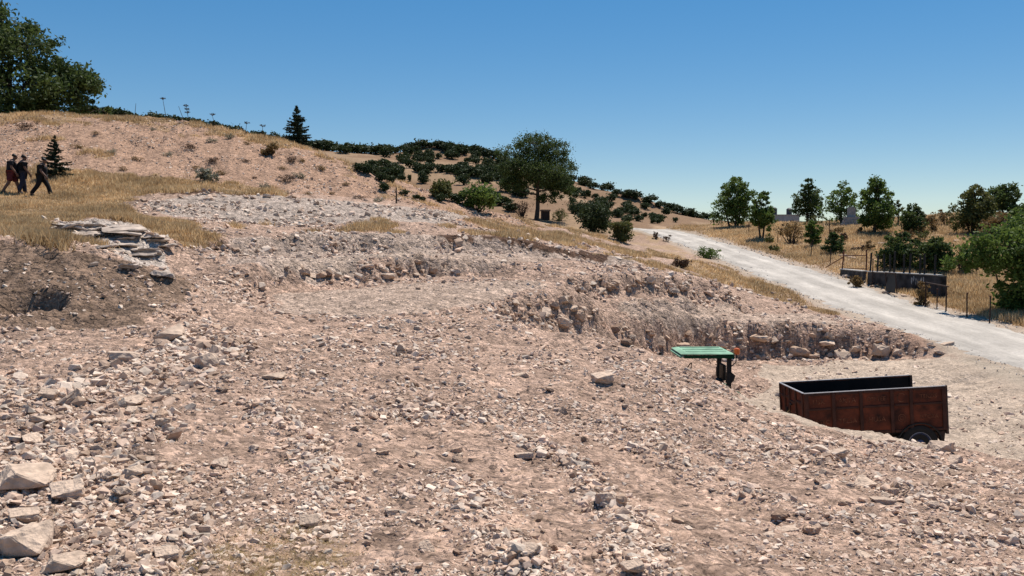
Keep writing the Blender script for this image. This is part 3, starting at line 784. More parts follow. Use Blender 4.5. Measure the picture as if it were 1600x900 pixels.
BOULDERS = [
    (40, 762, 88, 'big flat topped pale boulder with deep shade under its edge beside a smaller blocky one', 0.9, 0.3),
    (108, 778, 52, 'blocky pale boulder with a dark front leaning by the big flat topped boulder', 1.1, 0.5),
    (45, 868, 84, 'largest wedge shaped boulder with pale top and dark front at the foot of the rubble', 1.25, 0.2),
    (100, 893, 66, 'yellowish rounded boulder lying against the largest wedge shaped boulder', 0.9, 0.1),
    (85, 850, 20, 'small chalk white stone between two large boulders', 1.0, 0.1),
    (40, 812, 48, 'rough grey boulder behind the largest wedge shaped boulder', 0.8, 0.6),
    (208, 745, 34, 'pale upright rock with black shadow beside it among small stones', 1.1, 0.4),
    (172, 745, 32, 'low pale rock close beside the pale upright rock', 0.9, 1.4),
    (110, 722, 44, 'dark rock half buried in the soil above the big flat topped boulder', 1.0, 0.8),
    (192, 562, 58, 'long flat ledge rock overhanging a dark gap on the left bank', 0.48, 0.2),
    (268, 534, 54, 'broad pale boulder resting on the foot of the dark soil bank', 0.9, 0.3),
    (322, 573, 38, 'pointed brown rock among the stones below the dark soil bank', 1.0, 0.7),
    (190, 592, 28, 'white faced square stone below the overhanging ledge rock', 0.9, 0.1),
    (204, 632, 38, 'smooth pale oval stone on the rubble below the left bank', 0.7, 0.0),
    (76, 622, 28, 'bright square stone at the edge of the left bank', 1.0, 0.2),
    (108, 628, 40, 'brown and pale rock wedged beside the bright square stone', 1.1, 0.5),
    (68, 662, 40, 'flat pale rock with a dark underside below the left bank', 0.7, 0.1),
    (50, 692, 34, 'low tan slab of rock lying in the left rubble', 0.7, 0.9),
    (943, 598, 34, 'dark sided triangular rock on the crest of the spoil mound', 1.1, 0.4),
    (622, 549, 24, 'single brown rock on the smooth middle slope', 0.9, 0.0),
    (430, 592, 40, 'flat pale slab casting a thin dark shadow on the slope', 0.5, 0.1),
    (397, 704, 20, 'small dark upright stone standing alone on the slope', 1.2, 0.3),
    (345, 728, 30, 'pinkish half buried rock near the small dark upright stone', 0.8, 0.2),
    (1470, 704, 44, 'long reddish block with a white top by the trailer wheel', 0.7, 0.0),
    (1385, 692, 28, 'pale rounded rock in front of the trailer wheel', 0.8, 0.3),
    (1380, 786, 44, 'flat pale slab propped on smaller stones below the trailer', 0.6, 0.1),
    (1350, 762, 38, 'rough white rock in the stone heap below the trailer', 0.8, 0.7),
    (1232, 830, 38, 'flat light stone on the smooth strip of the slope', 0.5, 0.2),
    (1203, 838, 22, 'small light stone next to the flat light stone', 0.6, 0.3),
    (1115, 738, 26, 'dark chunk of rock on the bare soil', 0.9, 0.3),
    (812, 588, 30, 'thin pale slab on the upper slope', 0.5, 0.2),
    (990, 893, 36, 'pale angular rock beside a dark hollow in the rubble', 0.9, 0.4),
    (485, 820, 34, 'pale blocky rock at the edge of the straw patch', 0.9, 0.2),
    (262, 872, 40, 'grey angular rock in the row of stones beside the straw patch', 0.9, 0.5),
    (180, 880, 36, 'tan flat rock in the row of stones beside the yellowish boulder', 0.7, 0.5),
    (825, 860, 40, 'light angular slab lying tilted in the plough ridge', 0.5, 0.8),
    (820, 716, 34, 'dark cluster rock in the ridge across the middle slope', 0.8, 0.2),
    (945, 785, 36, 'dark edged rock at the end of the ridge of stones', 0.8, 0.2),
    (1310, 712, 30, 'brown rock on the crest below the trailer box', 0.8, 0.2),
    (1490, 722, 26, 'reddish cube shaped stone below the long reddish block', 0.9, 0.3),
]
for (px, py, wpx, lab, asp, yaw) in BOULDERS:
    rock(px, py, wpx, lab, asp=asp * 1.1, yaw=yaw, tilt=0.15, sink=0.06)

for k_ in range(22):
    t_ = RNG.uniform(0, 1); px_ = 88 + 165 * t_; top_ = 347 + 22 * t_ ** 1.5; bot_ = 374 + 34 * t_
    rock(px_, RNG.uniform(top_, bot_), RNG.uniform(38, 78), ('broad' if k_ % 2 else 'narrow') + ' weathered grey limestone ' + ('slab', 'ledge', 'sheet')[k_ % 3] + ' bedded in the outcrop below the dry grass', 'slabs of the grey outcrop', SLABS[int(RNG.integers(6))], 'flat_rock', 0.47, 0.09, RNG.uniform(.6, 1.0), RNG.normal(.1, .25))
rock(200, 418, 48, 'pale pointed slab jutting out over the dark soil bank', None, SLABS[1], 'flat_rock', 0.2, 0.1, 1.4, 0.2)
rock(255, 432, 44, 'grey slab with dark undercut at the end of the outcrop', None, SLABS[2], 'flat_rock', 0.1, 0.1, 1.6, 0.3)

def scatter_rocks(num, poly_px, wl, wh, label, group, asp=(0.7, 1.1)):
    xs = [p[0] for p in poly_px]; ys = [p[1] for p in poly_px]
    done = 0
    while done < num:
        px, py = RNG.uniform(min(xs), max(xs)), RNG.uniform(min(ys), max(ys))
        ins = False
        for (x0, y0), (x1, y1) in zip(poly_px, poly_px[1:] + poly_px[:1]):
            if (y0 > py) != (y1 > py) and px < (x1 - x0) * (py - y0) / (y1 - y0) + x0: ins = not ins
        if not ins: continue
        wd_ = wl * (wh / wl) ** (RNG.uniform(0, 1) ** 1.8); tint = int(RNG.choice(3, p=(.45, .4, .15))); fm = int(RNG.integers(3))
        lb = ('small' if wd_ < wl * (wh / wl) ** .4 else 'bigger') + ' ' + ('flat', 'blocky', 'upright')[fm] + ' ' + ('pale', 'tan', 'brown')[tint] + ' ' + label
        rock(px, py, wd_, lb, group, asp=(RNG.uniform(.55, .75), RNG.uniform(.8, .95), RNG.uniform(1.02, 1.18))[fm], tint=tint)
        done += 1
scatter_rocks(58, [(0, 600), (130, 590), (300, 520), (420, 540), (330, 640), (180, 720), (0, 760)], 12, 30, 'broken rock in the rockfall below the dark soil bank', 'rockfall below the left bank')
scatter_rocks(34, [(0, 760), (240, 700), (330, 800), (320, 890), (0, 900)], 14, 36, 'angular rock among the boulders by the straw patch', 'loose rocks beside the boulders')
scatter_rocks(40, [(1220, 672), (1480, 705), (1600, 760), (1600, 830), (1300, 800), (1180, 720)], 11, 28, 'broken rock in the stone heap below the trailer', 'stone heap below the trailer')
scatter_rocks(42, [(520, 600), (800, 590), (1000, 640), (900, 740), (560, 720)], 10, 24, 'stone strewn over the middle of the slope', 'stones on the middle slope')
scatter_rocks(40, [(500, 800), (1000, 780), (1600, 830), (1600, 900), (500, 900)], 12, 32, 'stone lying in the plough ridges of the lower slope', 'stones in the plough ridges')
scatter_rocks(36, [(940, 510), (1100, 530), (1300, 530), (1480, 535), (1500, 556), (1300, 562), (1120, 560), (980, 545)], 12, 34, 'rock stuck in the cut bank above the pit floor', 'rocks of the cut bank', (0.7, 1.2))
scatter_rocks(22, [(780, 480), (880, 465), (930, 490), (920, 525), (850, 515)], 12, 28, 'rock left standing between the tooth marks of the cut', 'rocks between the tooth marks', (0.8, 1.3))
scatter_rocks(20, [(870, 445), (1050, 440), (1100, 462), (900, 458)], 10, 22, 'rock in the low cut beneath the grassy bank', 'rocks of the low cut')
scatter_rocks(24, [(430, 420), (660, 412), (700, 430), (500, 445)], 10, 22, 'rock in the upper cut face with tooth marks', 'rocks of the upper cut')

# ------------------------------------------------------------------ dry grass
def tufts(name, a, ld, hgt, rng, nb=6, spread=0.12, bw=0.020, col=((0.53, 0.375, 0.205), (0.40, 0.26, 0.135), (0.60, 0.46, 0.28), (0.46, 0.31, 0.16)), label='', lean=0.35):
    d = np.exp(ld); n = len(a)
    base = np.c_[a * d, d, Hgrid(a, ld) - 0.02]
    B = np.repeat(base, nb, 0); h = np.repeat(hgt, nb) * rng.uniform(0.55, 1.15, n * nb)
    B[:, :2] += rng.normal(0, spread, (n * nb, 2))
    th = rng.uniform(0, 2 * math.pi, n * nb)
    side_ = np.c_[np.cos(th), np.sin(th), np.zeros(n * nb)] * (bw * rng.uniform(0.6, 1.4, n * nb) * np.repeat(np.interp(d, [5, 12, 40, 90], [0.25, 0.5, 0.85, 1.4]), nb))[:, None]
    tip = B + np.c_[rng.normal(0, lean, n * nb) * h, rng.normal(0, lean, n * nb) * h, h]
    V = np.stack([B - side_, B + side_, tip], 1).reshape(-1, 3)
    F = np.arange(len(V)).reshape(-1, 3)
    c = np.array(col)[rng.integers(len(col), size=n)] * rng.uniform(0.8, 1.15, (n, 1)) * (1 + 0.42 * fbm(base[:, 0] * .45, base[:, 1] * .3, 97, 3))[:, None]
    C = np.repeat(np.repeat(c, nb, 0), 3, 0)
    o = link(name, mesh_np(name, V, F, M['grass'], col=C))
    return tag(o, label, 'grass', kind='stuff')

a, ld = sample(300000, 17, 62, RNG, -0.62, 0.45)
k = (RNG.uniform(0, 1, len(a)) < gridval(Zg, a, ld) * 0.8) & (a * np.exp(ld) < 16.4)
a, ld = a[k][:46000], ld[k][:46000]
pn = fbm(a * np.exp(ld) * 0.5, np.exp(ld) * 0.5, 95)
tufts('dry_grass', a, ld, np.clip(0.17 + 0.24 * pn, 0.05, 0.5), RNG, 7, label='dry straw coloured grass covering the terraces and the spoil hill')
a, ld = sample(200000, 26, 125, RNG, 0.15, 0.62)
k = (RNG.uniform(0, 1, len(a)) < gridval(Zg, a, ld)) & (a * np.exp(ld) > 21.2)
a, ld = a[k][:34000], ld[k][:34000]
pn = fbm(a * np.exp(ld) * 0.3, np.exp(ld) * 0.3, 96)
tufts('field_grass', a, ld, np.clip(0.28 + 0.30 * pn, 0.08, 0.75), RNG, 7, 0.2, label='tall golden dry grass in the field across the road')
# straw on the rubble
st = poly([(330, 840), (430, 830), (520, 850), (540, 905), (280, 905)], 0.05) * 1.0
a, ld = sample(160000, 4, 30, RNG)
k = RNG.uniform(0, 1, len(a)) < np.maximum(gridval(st, a, ld) * 0.75, 0.012 + 0.03 * gridval(darks * 1.0, a, ld))
a, ld = a[k][:9000], ld[k][:9000]
tufts('straw', a, ld, np.full(len(a), 0.05), RNG, 4, 0.04, 0.006, ((0.50, 0.38, 0.20), (0.42, 0.32, 0.16)), 'bits of trampled yellow straw on the rubble', lean=1.6)

# ------------------------------------------------------------------ plants
def tube(pts, radii, seg=7):
    """tapered tube along a polyline -> V, F(quads)"""
    pts = [Vector(p) for p in pts]
    V = []; F = []
    for i, p in enumerate(pts):
        t = (pts[min(i + 1, len(pts) - 1)] - pts[max(i - 1, 0)]).normalized()
        s = t.cross(Vector((0.3, 1, 0.1)) if abs(t.z) > .5 else Vector((0, 0, 1))).normalized(); b = t.cross(s)
        for k in range(seg):
            an = 2 * math.pi * k / seg
            V.append(p + (s * math.cos(an) + b * math.sin(an)) * radii[i])
    for i in range(len(pts) - 1):
        for k in range(seg):
            F.append((i * seg + k, i * seg + (k + 1) % seg, (i + 1) * seg + (k + 1) % seg, (i + 1) * seg + k))
    V.append(pts[-1]); e = len(V) - 1
    return np.array([v[:] for v in V]), np.array(F)

class Parts:
    def __init__(s): s.V = []; s.F = []; s.n = 0
    def add(s, V, F):
        s.V.append(V); s.F.append(F + s.n); s.n += len(V)
    def mesh(s, name, mat, smooth=True):
        return mesh_np(name, np.concatenate(s.V), np.concatenate(s.F), mat, smooth=smooth)

def leaves(C, size, rng, asp=0.55, up=0.35):
    """leaf-sized diamonds at the points C"""
    n = len(C)
    u = rng.normal(size=(n, 3)); u /= np.linalg.norm(u, axis=1)[:, None]
    nn = rng.normal(size=(n, 3)); nn[:, 2] += up
    v = np.cross(nn, u); v /= np.linalg.norm(v, axis=1)[:, None] + 1e-9
    s = (size * rng.uniform(0.6, 1.35, n))[:, None]
    w_ = np.cross(u, v)
    V = np.stack([C - u * s, C + v * s * asp + w_ * s * .12, C + u * s, C - v * s * asp + w_ * s * .12], 1).reshape(-1, 3)
    return V, np.arange(4 * n).reshape(-1, 4)

def clumps(lobes, nclump, nleaf, rng, spread=0.16, shell=0.55):
    """leaf positions: clumps sitting mostly towards the outside of each lobe"""
    L = np.array(lobes); w_ = (L[:, 3] * L[:, 4] * L[:, 5]) ** 0.67; w_ /= w_.sum()
    which = rng.choice(len(L), nclump, p=w_)
    v = rng.normal(size=(nclump, 3)); v /= np.linalg.norm(v, axis=1)[:, None]
    r = shell + (1 - shell) * rng.uniform(0, 1, nclump) ** 0.6
    c = L[which, :3] + v * r[:, None] * L[which, 3:6]
    rad = spread * L[which, 3:6].mean(1) * rng.uniform(0.6, 1.5, nclump)
    per = np.maximum(3, (nleaf / nclump * rng.uniform(0.5, 1.5, nclump)).astype(int))
    C = np.repeat(c, per, 0); g = rng.normal(size=(len(C), 3)) * np.repeat(rad, per)[:, None]
    g[:, 2] *= 0.75
    return C + g, c

def tree(name, label, cat, pos, h, wd, mat, seed, group=None, trunk_h=0.3, stems=1, leaf=0.1, nclump=90, nleaf=3500, tr=0.03, lobes=None, spread=0.17, shell=0.5, lean=0.0, asp=0.55, bark=None, bottom=None):
    rng = np.random.default_rng(seed)
    e = empty(name, (pos[0], pos[1], pos[2] - 0.08), rng.uniform(0, 0.3))
    tag(e, label, cat, group)
    cb = (trunk_h * h) if bottom is None else bottom * h
    ch = h - cb
    if lobes is None:
        lobes = []
        nl = 9
        for k in range(nl):
            t = (k + .5) / nl
            an = k * 2.4 + rng.uniform(-.4, .4)
            prof = math.sin(math.pi * min(1, 0.18 + 0.80 * t)) ** 0.8
            rr = wd / 2 * prof * rng.uniform(0.35, 0.62)
            sz = wd * 0.5 * rng.uniform(0.40, 0.62) * (1.1 - 0.45 * t)
            lobes.append((rr * math.cos(an) + lean * t, rr * math.sin(an), cb + ch * (0.14 + 0.74 * t), sz, sz, min(sz * 0.9, ch * 0.3)))
    else:
        lobes = [(a * wd, b * wd, c * h, r1 * wd, r1 * wd, r2 * h) for (a, b, c, r1, r2) in lobes]
    C, cl = clumps(lobes, nclump, nleaf, rng, spread, shell)
    C[:, 2] = np.maximum(C[:, 2], 0.03 * h)
    V, F = leaves(C, leaf, rng, asp)
    link('crown', mesh_np('crown', V, F, mat), e)
    p = Parts()
    r0 = tr * h
    for s in range(stems):
        an = 6.28 * s / stems + rng.uniform(0, 1)
        off = 0 if stems == 1 else 0.05 * wd
        q0 = (off * math.cos(an), off * math.sin(an), -0.15)
        sp = (0.02 if stems == 1 else 0.16) * wd
        q1 = (sp * .5 * math.cos(an) + rng.normal(0, .01) * h, sp * .5 * math.sin(an), cb * 0.55 + 0.02)
        q2 = (sp * math.cos(an) + lean * .3, sp * math.sin(an), cb + ch * 0.25)
        q3 = (sp * 1.4 * math.cos(an) + lean * .7, sp * 1.4 * math.sin(an), cb + ch * 0.7)
        k = 1.0 if stems == 1 else 0.62
        p.add(*tube([q0, q1, q2, q3], [r0 * 1.25 * k, r0 * k, r0 * .7 * k, r0 * .25 * k]))
    top = Vector((lean * .3, 0, cb + ch * 0.12)); 
    for lb in lobes:
        c = Vector(lb[:3]); st_ = Vector((lean * .2, 0, min(c.z * 0.75, cb + ch * .3)))
        mid = (st_ + c) / 2 + Vector((rng.normal(0, .03), rng.normal(0, .03), -0.03)) * h
        p.add(*tube([st_, mid, c], [r0 * .45, r0 * .3, r0 * .1], 5))
    for c in cl[::3]:
        c = Vector(c); lb = min(lobes, key=lambda q: (Vector(q[:3]) - c).length)
        p.add(*tube([Vector(lb[:3]), c], [r0 * .12, r0 * .04], 4))
    link('trunk', p.mesh('trunk', bark or M['bark']), e)
    return e

def conifer(name, label, pos, h, wd, seed, mat, tiers=16, group=None):
    rng = np.random.default_rng(seed)
    e = empty(name, (pos[0], pos[1], pos[2] - 0.08)); tag(e, label, 'tree', group)
    p = Parts(); p.add(*tube([(0, 0, -.15), (0.01, 0, h * .5), (0, 0, h * 0.98)], [h * .022, h * .014, h * .003]))
    C = []; 
    for t in range(tiers):
        f = t / (tiers - 1); z = h * (0.05 + 0.90 * f)
        R = wd / 2 * (1 - f) ** 0.75 * (1.0 if f > .08 else .8) + 0.03 * wd
        nb = int(11 - 5 * f)
        for b in range(nb):
            an = rng.uniform(0, 6.28); L = R * rng.uniform(0.6, 1.18); z = h * (0.05 + 0.90 * f) + rng.normal(0, .022) * h
            rise = rng.uniform(0.05, 0.35) * L if f > .3 else rng.uniform(-.1, .15) * L
            tip = Vector((math.cos(an) * L, math.sin(an) * L, z + rise))
            p.add(*tube([(0, 0, z), (tip.x * .6, tip.y * .6, z + rise * .3), tip], [h * .005, h * .003, h * .001], 4))
            m = int(46 * (L / (wd / 2)) + 10)
            tt = rng.uniform(0.12, 1.05, m); base = np.outer(tt, np.array(tip) - np.array((0, 0, z))) + (0, 0, z)
            sp = rng.normal(size=(m, 3)) * (0.09 * L * (1.15 - tt))[:, None]; sp[:, 2] *= .6
            C.append(base + sp)
    C = np.concatenate(C)
    V, F = leaves(C, h * 0.036, rng, 0.3)
    link('crown', mesh_np('crown', V, F, mat), e)
    link('trunk', p.mesh('trunk', M['bark']), e)
    return e

def shrub(name, label, pos, h, wd, mat, seed, group=None, leaf=0.06, n=900, twigs=14, spiky=0.0, cat='shrub', asp=0.5):
    rng = np.random.default_rng(seed)
    e = empty(name, (pos[0], pos[1], pos[2] - 0.05), 0); tag(e, label, cat, group)
    lobes = [(rng.uniform(-.25, .25) * wd, rng.uniform(-.25, .25) * wd, h * rng.uniform(.25, .62), wd * rng.uniform(.22, .34), wd * rng.uniform(.22, .34), h * rng.uniform(.26, .40)) for _ in range(8)]
    C, cl = clumps(lobes, max(12, n // 22), n, rng, 0.2, 0.35)
    C[:, 2] = np.maximum(C[:, 2], 0.02)
    V, F = leaves(C, leaf, rng, asp, 0.2)
    p = Parts()
    for c in list(cl[:twigs]):
        p.add(*tube([(c[0] * .15, c[1] * .15, -0.1), (c[0] * .6, c[1] * .6, c[2] * .55), tuple(c * (1 + .15 * spiky))], [h * .02, h * .013, h * .004], 4))
    link('foliage', mesh_np('foliage', V, F, mat), e)
    link('stems', p.mesh('stems', M['bark']), e)
    return e

def bypx(px, py, hp, wp):
    p = hit(px, py)
    if px > 1120 and p.y > 116: p = spot(px, 110)
    k = p.y / FPX
    return p, hp * k, wp * k

# big walnut-like tree on the hill crest at the left
P = spot(14, 68)
k = P.y / FPX
tree('broadleaf_tree', 'huge dark spreading tree on top of the spoil hill behind its crest', 'tree', P, 215 * k, 325 * k, M['leaf_dark'], 101, trunk_h=.12, leaf=0.17, nclump=520, nleaf=30000, tr=0.028, spread=0.15, asp=0.5,
     lobes=[(-.18, 0, .82, .20, .16), (.02, .05, .70, .16, .13), (.13, -.05, .60, .15, .13), (-.10, -.1, .55, .2, .15), (.22, .05, .42, .17, .13), (.33, 0, .33, .13, .10), (.10, -.1, .30, .2, .16), (-.2, .1, .35, .2, .2), (.40, .05, .20, .07, .07), (.22, -.05, .17, .17, .10), (.0, 0, .14, .22, .12), (-.3, 0, .6, .16, .2)])
P = spot(466, 60); k = P.y / FPX
conifer('conifer_tree', 'small pointed conifer standing on the crest of the spoil hill', P, 66 * k, 44 * k, 103, M['needle'])
P, h_, w_ = bypx(87, 280, 70, 44)
conifer('young_conifer', 'bushy young conifer on the grass terrace next to the walkers', P, h_, w_ * 1.05, 104, M['needle'], 13)
P, h_, w_ = bypx(838, 345, 140, 140)
tree('broadleaf_tree', 'tall round crowned green tree with a bare trunk beside a brown block', 'tree', P, h_, w_, M['leaf_dark'], 105, trunk_h=.26, leaf=0.12, nclump=430, nleaf=34000, tr=0.024, spread=0.17, shell=0.4,
     lobes=[(-.02, 0, .86, .22, .10), (-.26, .05, .76, .18, .09), (.2, -.05, .78, .18, .10), (.0, .1, .68, .30, .12), (-.30, -.05, .58, .18, .10), (.28, .05, .60, .2, .12), (.05, -.15, .54, .28, .12), (-.18, .1, .46, .2, .09), (.22, .1, .44, .22, .10), (.34, 0, .36, .14, .08), (.16, 0, .28, .15, .08), (-.28, 0, .40, .13, .07)])

# trees and bushes around the road and the field
FIELD = [
    ('broadleaf_tree', 'tallest bushy green tree at the fence with a thin spike on its top', 'tree', 1146, 355, 78, 70, 'leaf_green', dict(trunk_h=.12, stems=3, nclump=150, nleaf=5200, leaf=.12)),
    ('broadleaf_tree', 'green two stemmed tree over a patch of shade by the road fence', 'tree', 1190, 373, 74, 50, 'leaf_green', dict(trunk_h=.30, stems=2, nclump=100, nleaf=3400, leaf=.11)),
    ('broadleaf_tree', 'round dark tree behind the yellowish shrub and beside the water tanks', 'tree', 1261, 348, 68, 58, 'leaf_dark', dict(trunk_h=.2, nclump=100, nleaf=3400, leaf=.12)),
    ('broadleaf_tree', 'airy pale green tree with sky showing through above the stone tomb', 'tree', 1314, 350, 60, 54, 'leaf_green', dict(trunk_h=.15, nclump=80, nleaf=1900, leaf=.12)),
    ('broadleaf_tree', 'dense pyramid shaped green tree with foliage down to the grass', 'tree', 1367, 365, 86, 54, 'leaf_green', dict(trunk_h=.05, nclump=150, nleaf=5200, leaf=.11)),
    ('broadleaf_tree', 'low round dark green tree next to the pyramid shaped tree', 'tree', 1425, 364, 42, 40, 'leaf_dark', dict(trunk_h=.06, nclump=70, nleaf=2400, leaf=.10)),
    ('sapling', 'thin airy sapling between the pyramid shaped tree and the low round tree', 'tree', 1403, 352, 40, 20, 'leaf_olive', dict(trunk_h=.4, nclump=26, nleaf=420, leaf=.09)),
    ('broadleaf_tree', 'olive green tree with several fanned stems and a rounded crown', 'tree', 1521, 366, 76, 60, 'leaf_olive', dict(trunk_h=.16, stems=4, nclump=140, nleaf=4800, leaf=.11)),
    ('broadleaf_tree', 'flat topped dark tree behind the dark stone tomb', 'tree', 1566, 345, 54, 56, 'leaf_dark', dict(trunk_h=.35, nclump=90, nleaf=3000, leaf=.12)),
    ('broadleaf_tree', 'small yellow brown tree in front of the dark stone tomb', 'tree', 1562, 376, 40, 54, 'leaf_dry', dict(trunk_h=.42, stems=2, nclump=60, nleaf=1400, leaf=.09)),
    ('broadleaf_tree', 'small round green tree with a short dark trunk by the fence', 'tree', 1269, 388, 44, 34, 'leaf_green', dict(trunk_h=.28, nclump=60, nleaf=2000, leaf=.08)),
    ('broadleaf_tree', 'dark narrow bushy tree above the scattered white stones', 'tree', 1302, 399, 38, 28, 'leaf_dark', dict(trunk_h=.12, nclump=50, nleaf=1600, leaf=.08)),
    ('broadleaf_tree', 'dark green tree behind the post topped concrete wall', 'tree', 1404, 424, 64, 56, 'leaf_dark', dict(trunk_h=.12, nclump=110, nleaf=3800, leaf=.09)),
    ('broadleaf_tree', 'dark green bushy tree behind the end of the concrete wall', 'tree', 1461, 428, 54, 52, 'leaf_dark', dict(trunk_h=.08, nclump=100, nleaf=3400, leaf=.09)),
    ('broadleaf_tree', 'leafy green tree at the field edge beside the dark stone tomb', 'tree', 1600, 385, 66, 44, 'leaf_green', dict(trunk_h=.10, nclump=90, nleaf=2800, leaf=.11)),
]
for i, (nm, lab, cat, px, py, hp, wp, mt, kw) in enumerate(FIELD):
    P, h_, w_ = bypx(px, py, hp, wp)
    kw['nleaf'] = int(kw['nleaf'] * 1.7); kw['nclump'] = int(kw['nclump'] * 1.5); kw['leaf'] *= 1.15; kw['trunk_h'] *= .6
    tree(nm, lab, cat, P, h_ * 1.06, w_ * (1.12 if px < 1150 else 0.9 if px < 1300 else 1.25), M[mt], 200 + i, **kw)
P, h_, w_ = bypx(1140, 355, 1, 1)

P = spot(1604, 42.5); k = P.y / FPX
tree('large_bush', 'large bright green bush overhanging the wire fence beside the road', 'bush', P, 150 * k, 250 * k, M['leaf_green'], 231, trunk_h=.05, stems=4, leaf=0.10, nclump=520, nleaf=30000, spread=0.17, tr=.02,
     lobes=[(-.34, 0, .62, .14, .16), (-.20, -.1, .66, .2, .2), (.0, -.05, .80, .22, .2), (.2, 0, .85, .24, .22), (.02, -.15, .50, .22, .22), (.2, -.15, .45, .25, .25), (.08, -.12, .22, .2, .2), (.28, -.1, .2, .25, .2), (-.12, -.05, .46, .16, .14), (-.42, .05, .52, .10, .10), (-.12, -.1, .22, .14, .18), (.02, -.05, .10, .2, .12), (.22, -.05, .10, .25, .12)])

SHR = [
    ('yellow brown half dry shrub between two fence posts', 1236, 381, 42, 48, 'leaf_dry', 700, .09),
    ('brown twiggy shrub beside the large green bush', 1506, 428, 50, 44, 'leaf_red', 800, .07),
    ('dense dark green shrub at the top of the grassy bank', 924, 364, 48, 58, 'leaf_oak', 3400, .13),
    ('smaller olive shrub in front of the dense dark green shrub', 967, 376, 36, 38, 'leaf_olive', 1400, .08),
    ('brown leafless thicket at the foot of the tall round crowned tree', 816, 340, 38, 40, 'leaf_red', 700, .07),
    ('low pale green shrub right of the brown block', 876, 345, 22, 30, 'leaf_olive', 700, .08),
    ('bright green spiky shrub at the edge of the road', 1107, 404, 24, 40, 'leaf_green', 900, .06),
    ('reddish brown dead shrub at the end of the grassy bank', 1066, 420, 17, 32, 'leaf_red', 700, .05),
    ('dry tumbled shrub beside the whitewashed concrete wall', 1336, 450, 26, 26, 'leaf_dry', 500, .06),
    ('dry reed clump between the concrete wall and the low fence', 1440, 478, 44, 26, 'leaf_dry', 600, .06),
    ('dry shrub on the field skyline left of the olive green tree', 1478, 352, 28, 30, 'leaf_dry', 350, .09),
    ('small dry shrub beside the low round dark green tree', 1456, 362, 34, 24, 'leaf_dry', 300, .09),
    ('pale blue grey shrub at the foot of the spoil hill slope', 322, 284, 26, 40, 'leaf_grey', 700, .06),
    ('golden yellow shrub high on the spoil hill slope', 423, 243, 22, 30, 'leaf_dry', 500, .08),
    ('dry purplish shrub on the field edge above the tomb', 1440, 350, 24, 20, 'leaf_red', 260, .08),
    ('twiggy grey shrub on the grass beside the road', 1025, 374, 14, 14, 'leaf_red', 200, .06),
    ('second twiggy shrub on the grass where the road widens', 1043, 378, 13, 18, 'leaf_red', 200, .06),
]
for i, (lab, px, py, hp, wp, mt, nl, lf) in enumerate(SHR):
    P, h_, w_ = bypx(px, py, hp, wp)
    shrub('shrub', lab, P, h_, w_, M[mt], 300 + i, None, lf * 1.15, int(nl * 1.5), spiky=1 if 'spiky' in lab else 0)
for i, (px, py, hp, wp, mt, lab) in enumerate(((745, 329, 48, 66, 'leaf_green', 'bright green bush beyond the end of the spoil hill'), (690, 312, 36, 40, 'leaf_olive', 'yellow green bush below the lone oaks of the pale field'), (905, 335, 28, 44, 'leaf_oak', 'dark low bush right behind the tall round crowned tree'))):
    P, h_, w_ = bypx(px, py, hp, wp)
    shrub('bush', lab, P, h_, w_, M[mt], 340 + i, None, 0.02 * w_ + .06, 2200, cat='bush')

for i in range(22):
    px, py = RNG.uniform(1200, 1590), RNG.uniform(350, 400)
    if 1300 < px < 1480 and py > 395: py -= 20
    P, h_, w_ = bypx(px, py, RNG.uniform(12, 22), RNG.uniform(14, 30))
    cn_ = ('straw yellow', 'reddish brown', 'olive green')[i % 3]
    shrub('scrub', ('low ' if h_ < 1.15 else 'taller ') + cn_ + ' scrub bush growing in the golden grass across the road', P, h_, w_, M[('leaf_dry', 'leaf_red', 'leaf_olive')[i % 3]], 600 + i, cn_ + ' scrub in the field', .09, 420)

# dry cushions on the spoil hill
HS = [(360, 212), (385, 222), (350, 232), (300, 228), (330, 218), (405, 236), (440, 262), (450, 280), (470, 275), (500, 295), (520, 300), (560, 306), (575, 300), (540, 285), (480, 300), (400, 275), (370, 285), (345, 270), (310, 262), (275, 250), (262, 240), (215, 248), (195, 262), (130, 268), (175, 236), (120, 228), (70, 208), (40, 198), (240, 200), (500, 262), (525, 275), (455, 250), (415, 290), (290, 210), (150, 205), (330, 250), (590, 312), (430, 300), (470, 250), (385, 250)]
proto = []
for k in range(4):
    rng = np.random.default_rng(400 + k)
    lobes = [(rng.uniform(-.25, .25), rng.uniform(-.25, .25), .28, .3, .3, .26) for _ in range(5)]
    C, cl = clumps(lobes, 26, 420, rng, .25, .3); C[:, 2] = np.maximum(C[:, 2], .02)
    Vv, Ff = leaves(C, .055, rng, .3)
    proto.append(mesh_np('dry_cushion', Vv, Ff, M['leaf_grey' if k == 0 else 'leaf_dry' if k < 3 else 'leaf_red']))
p = Parts()
for q in range(9): p.add(*tube([(0, 0, -.1), (.3 * math.cos(q * .7), .3 * math.sin(q * .7), .3)], [.02, .006], 4))
cstem = p.mesh('stems', M['bark'])
for i, (px, py) in enumerate(HS):
    if i % 7 in (2, 5): continue
    P = hit(px, py + 4); s = RNG.uniform(12, 25) * P.y / FPX
    o = empty('dry_cushion', P - Vector((0, 0, .05)), RNG.uniform(0, 6)); o.scale = (s * 1.2, s * 1.2, s * RNG.uniform(.6, .9))
    link('foliage', proto[i % 4], o); link('stems', cstem, o)
    kind = ('grey green', 'straw coloured', 'straw coloured', 'reddish brown')[i % 4]
    tag(o, kind + ' dry cushion plant growing on the bare spoil hill slope', 'plant', kind + ' cushion plants on the spoil hill')

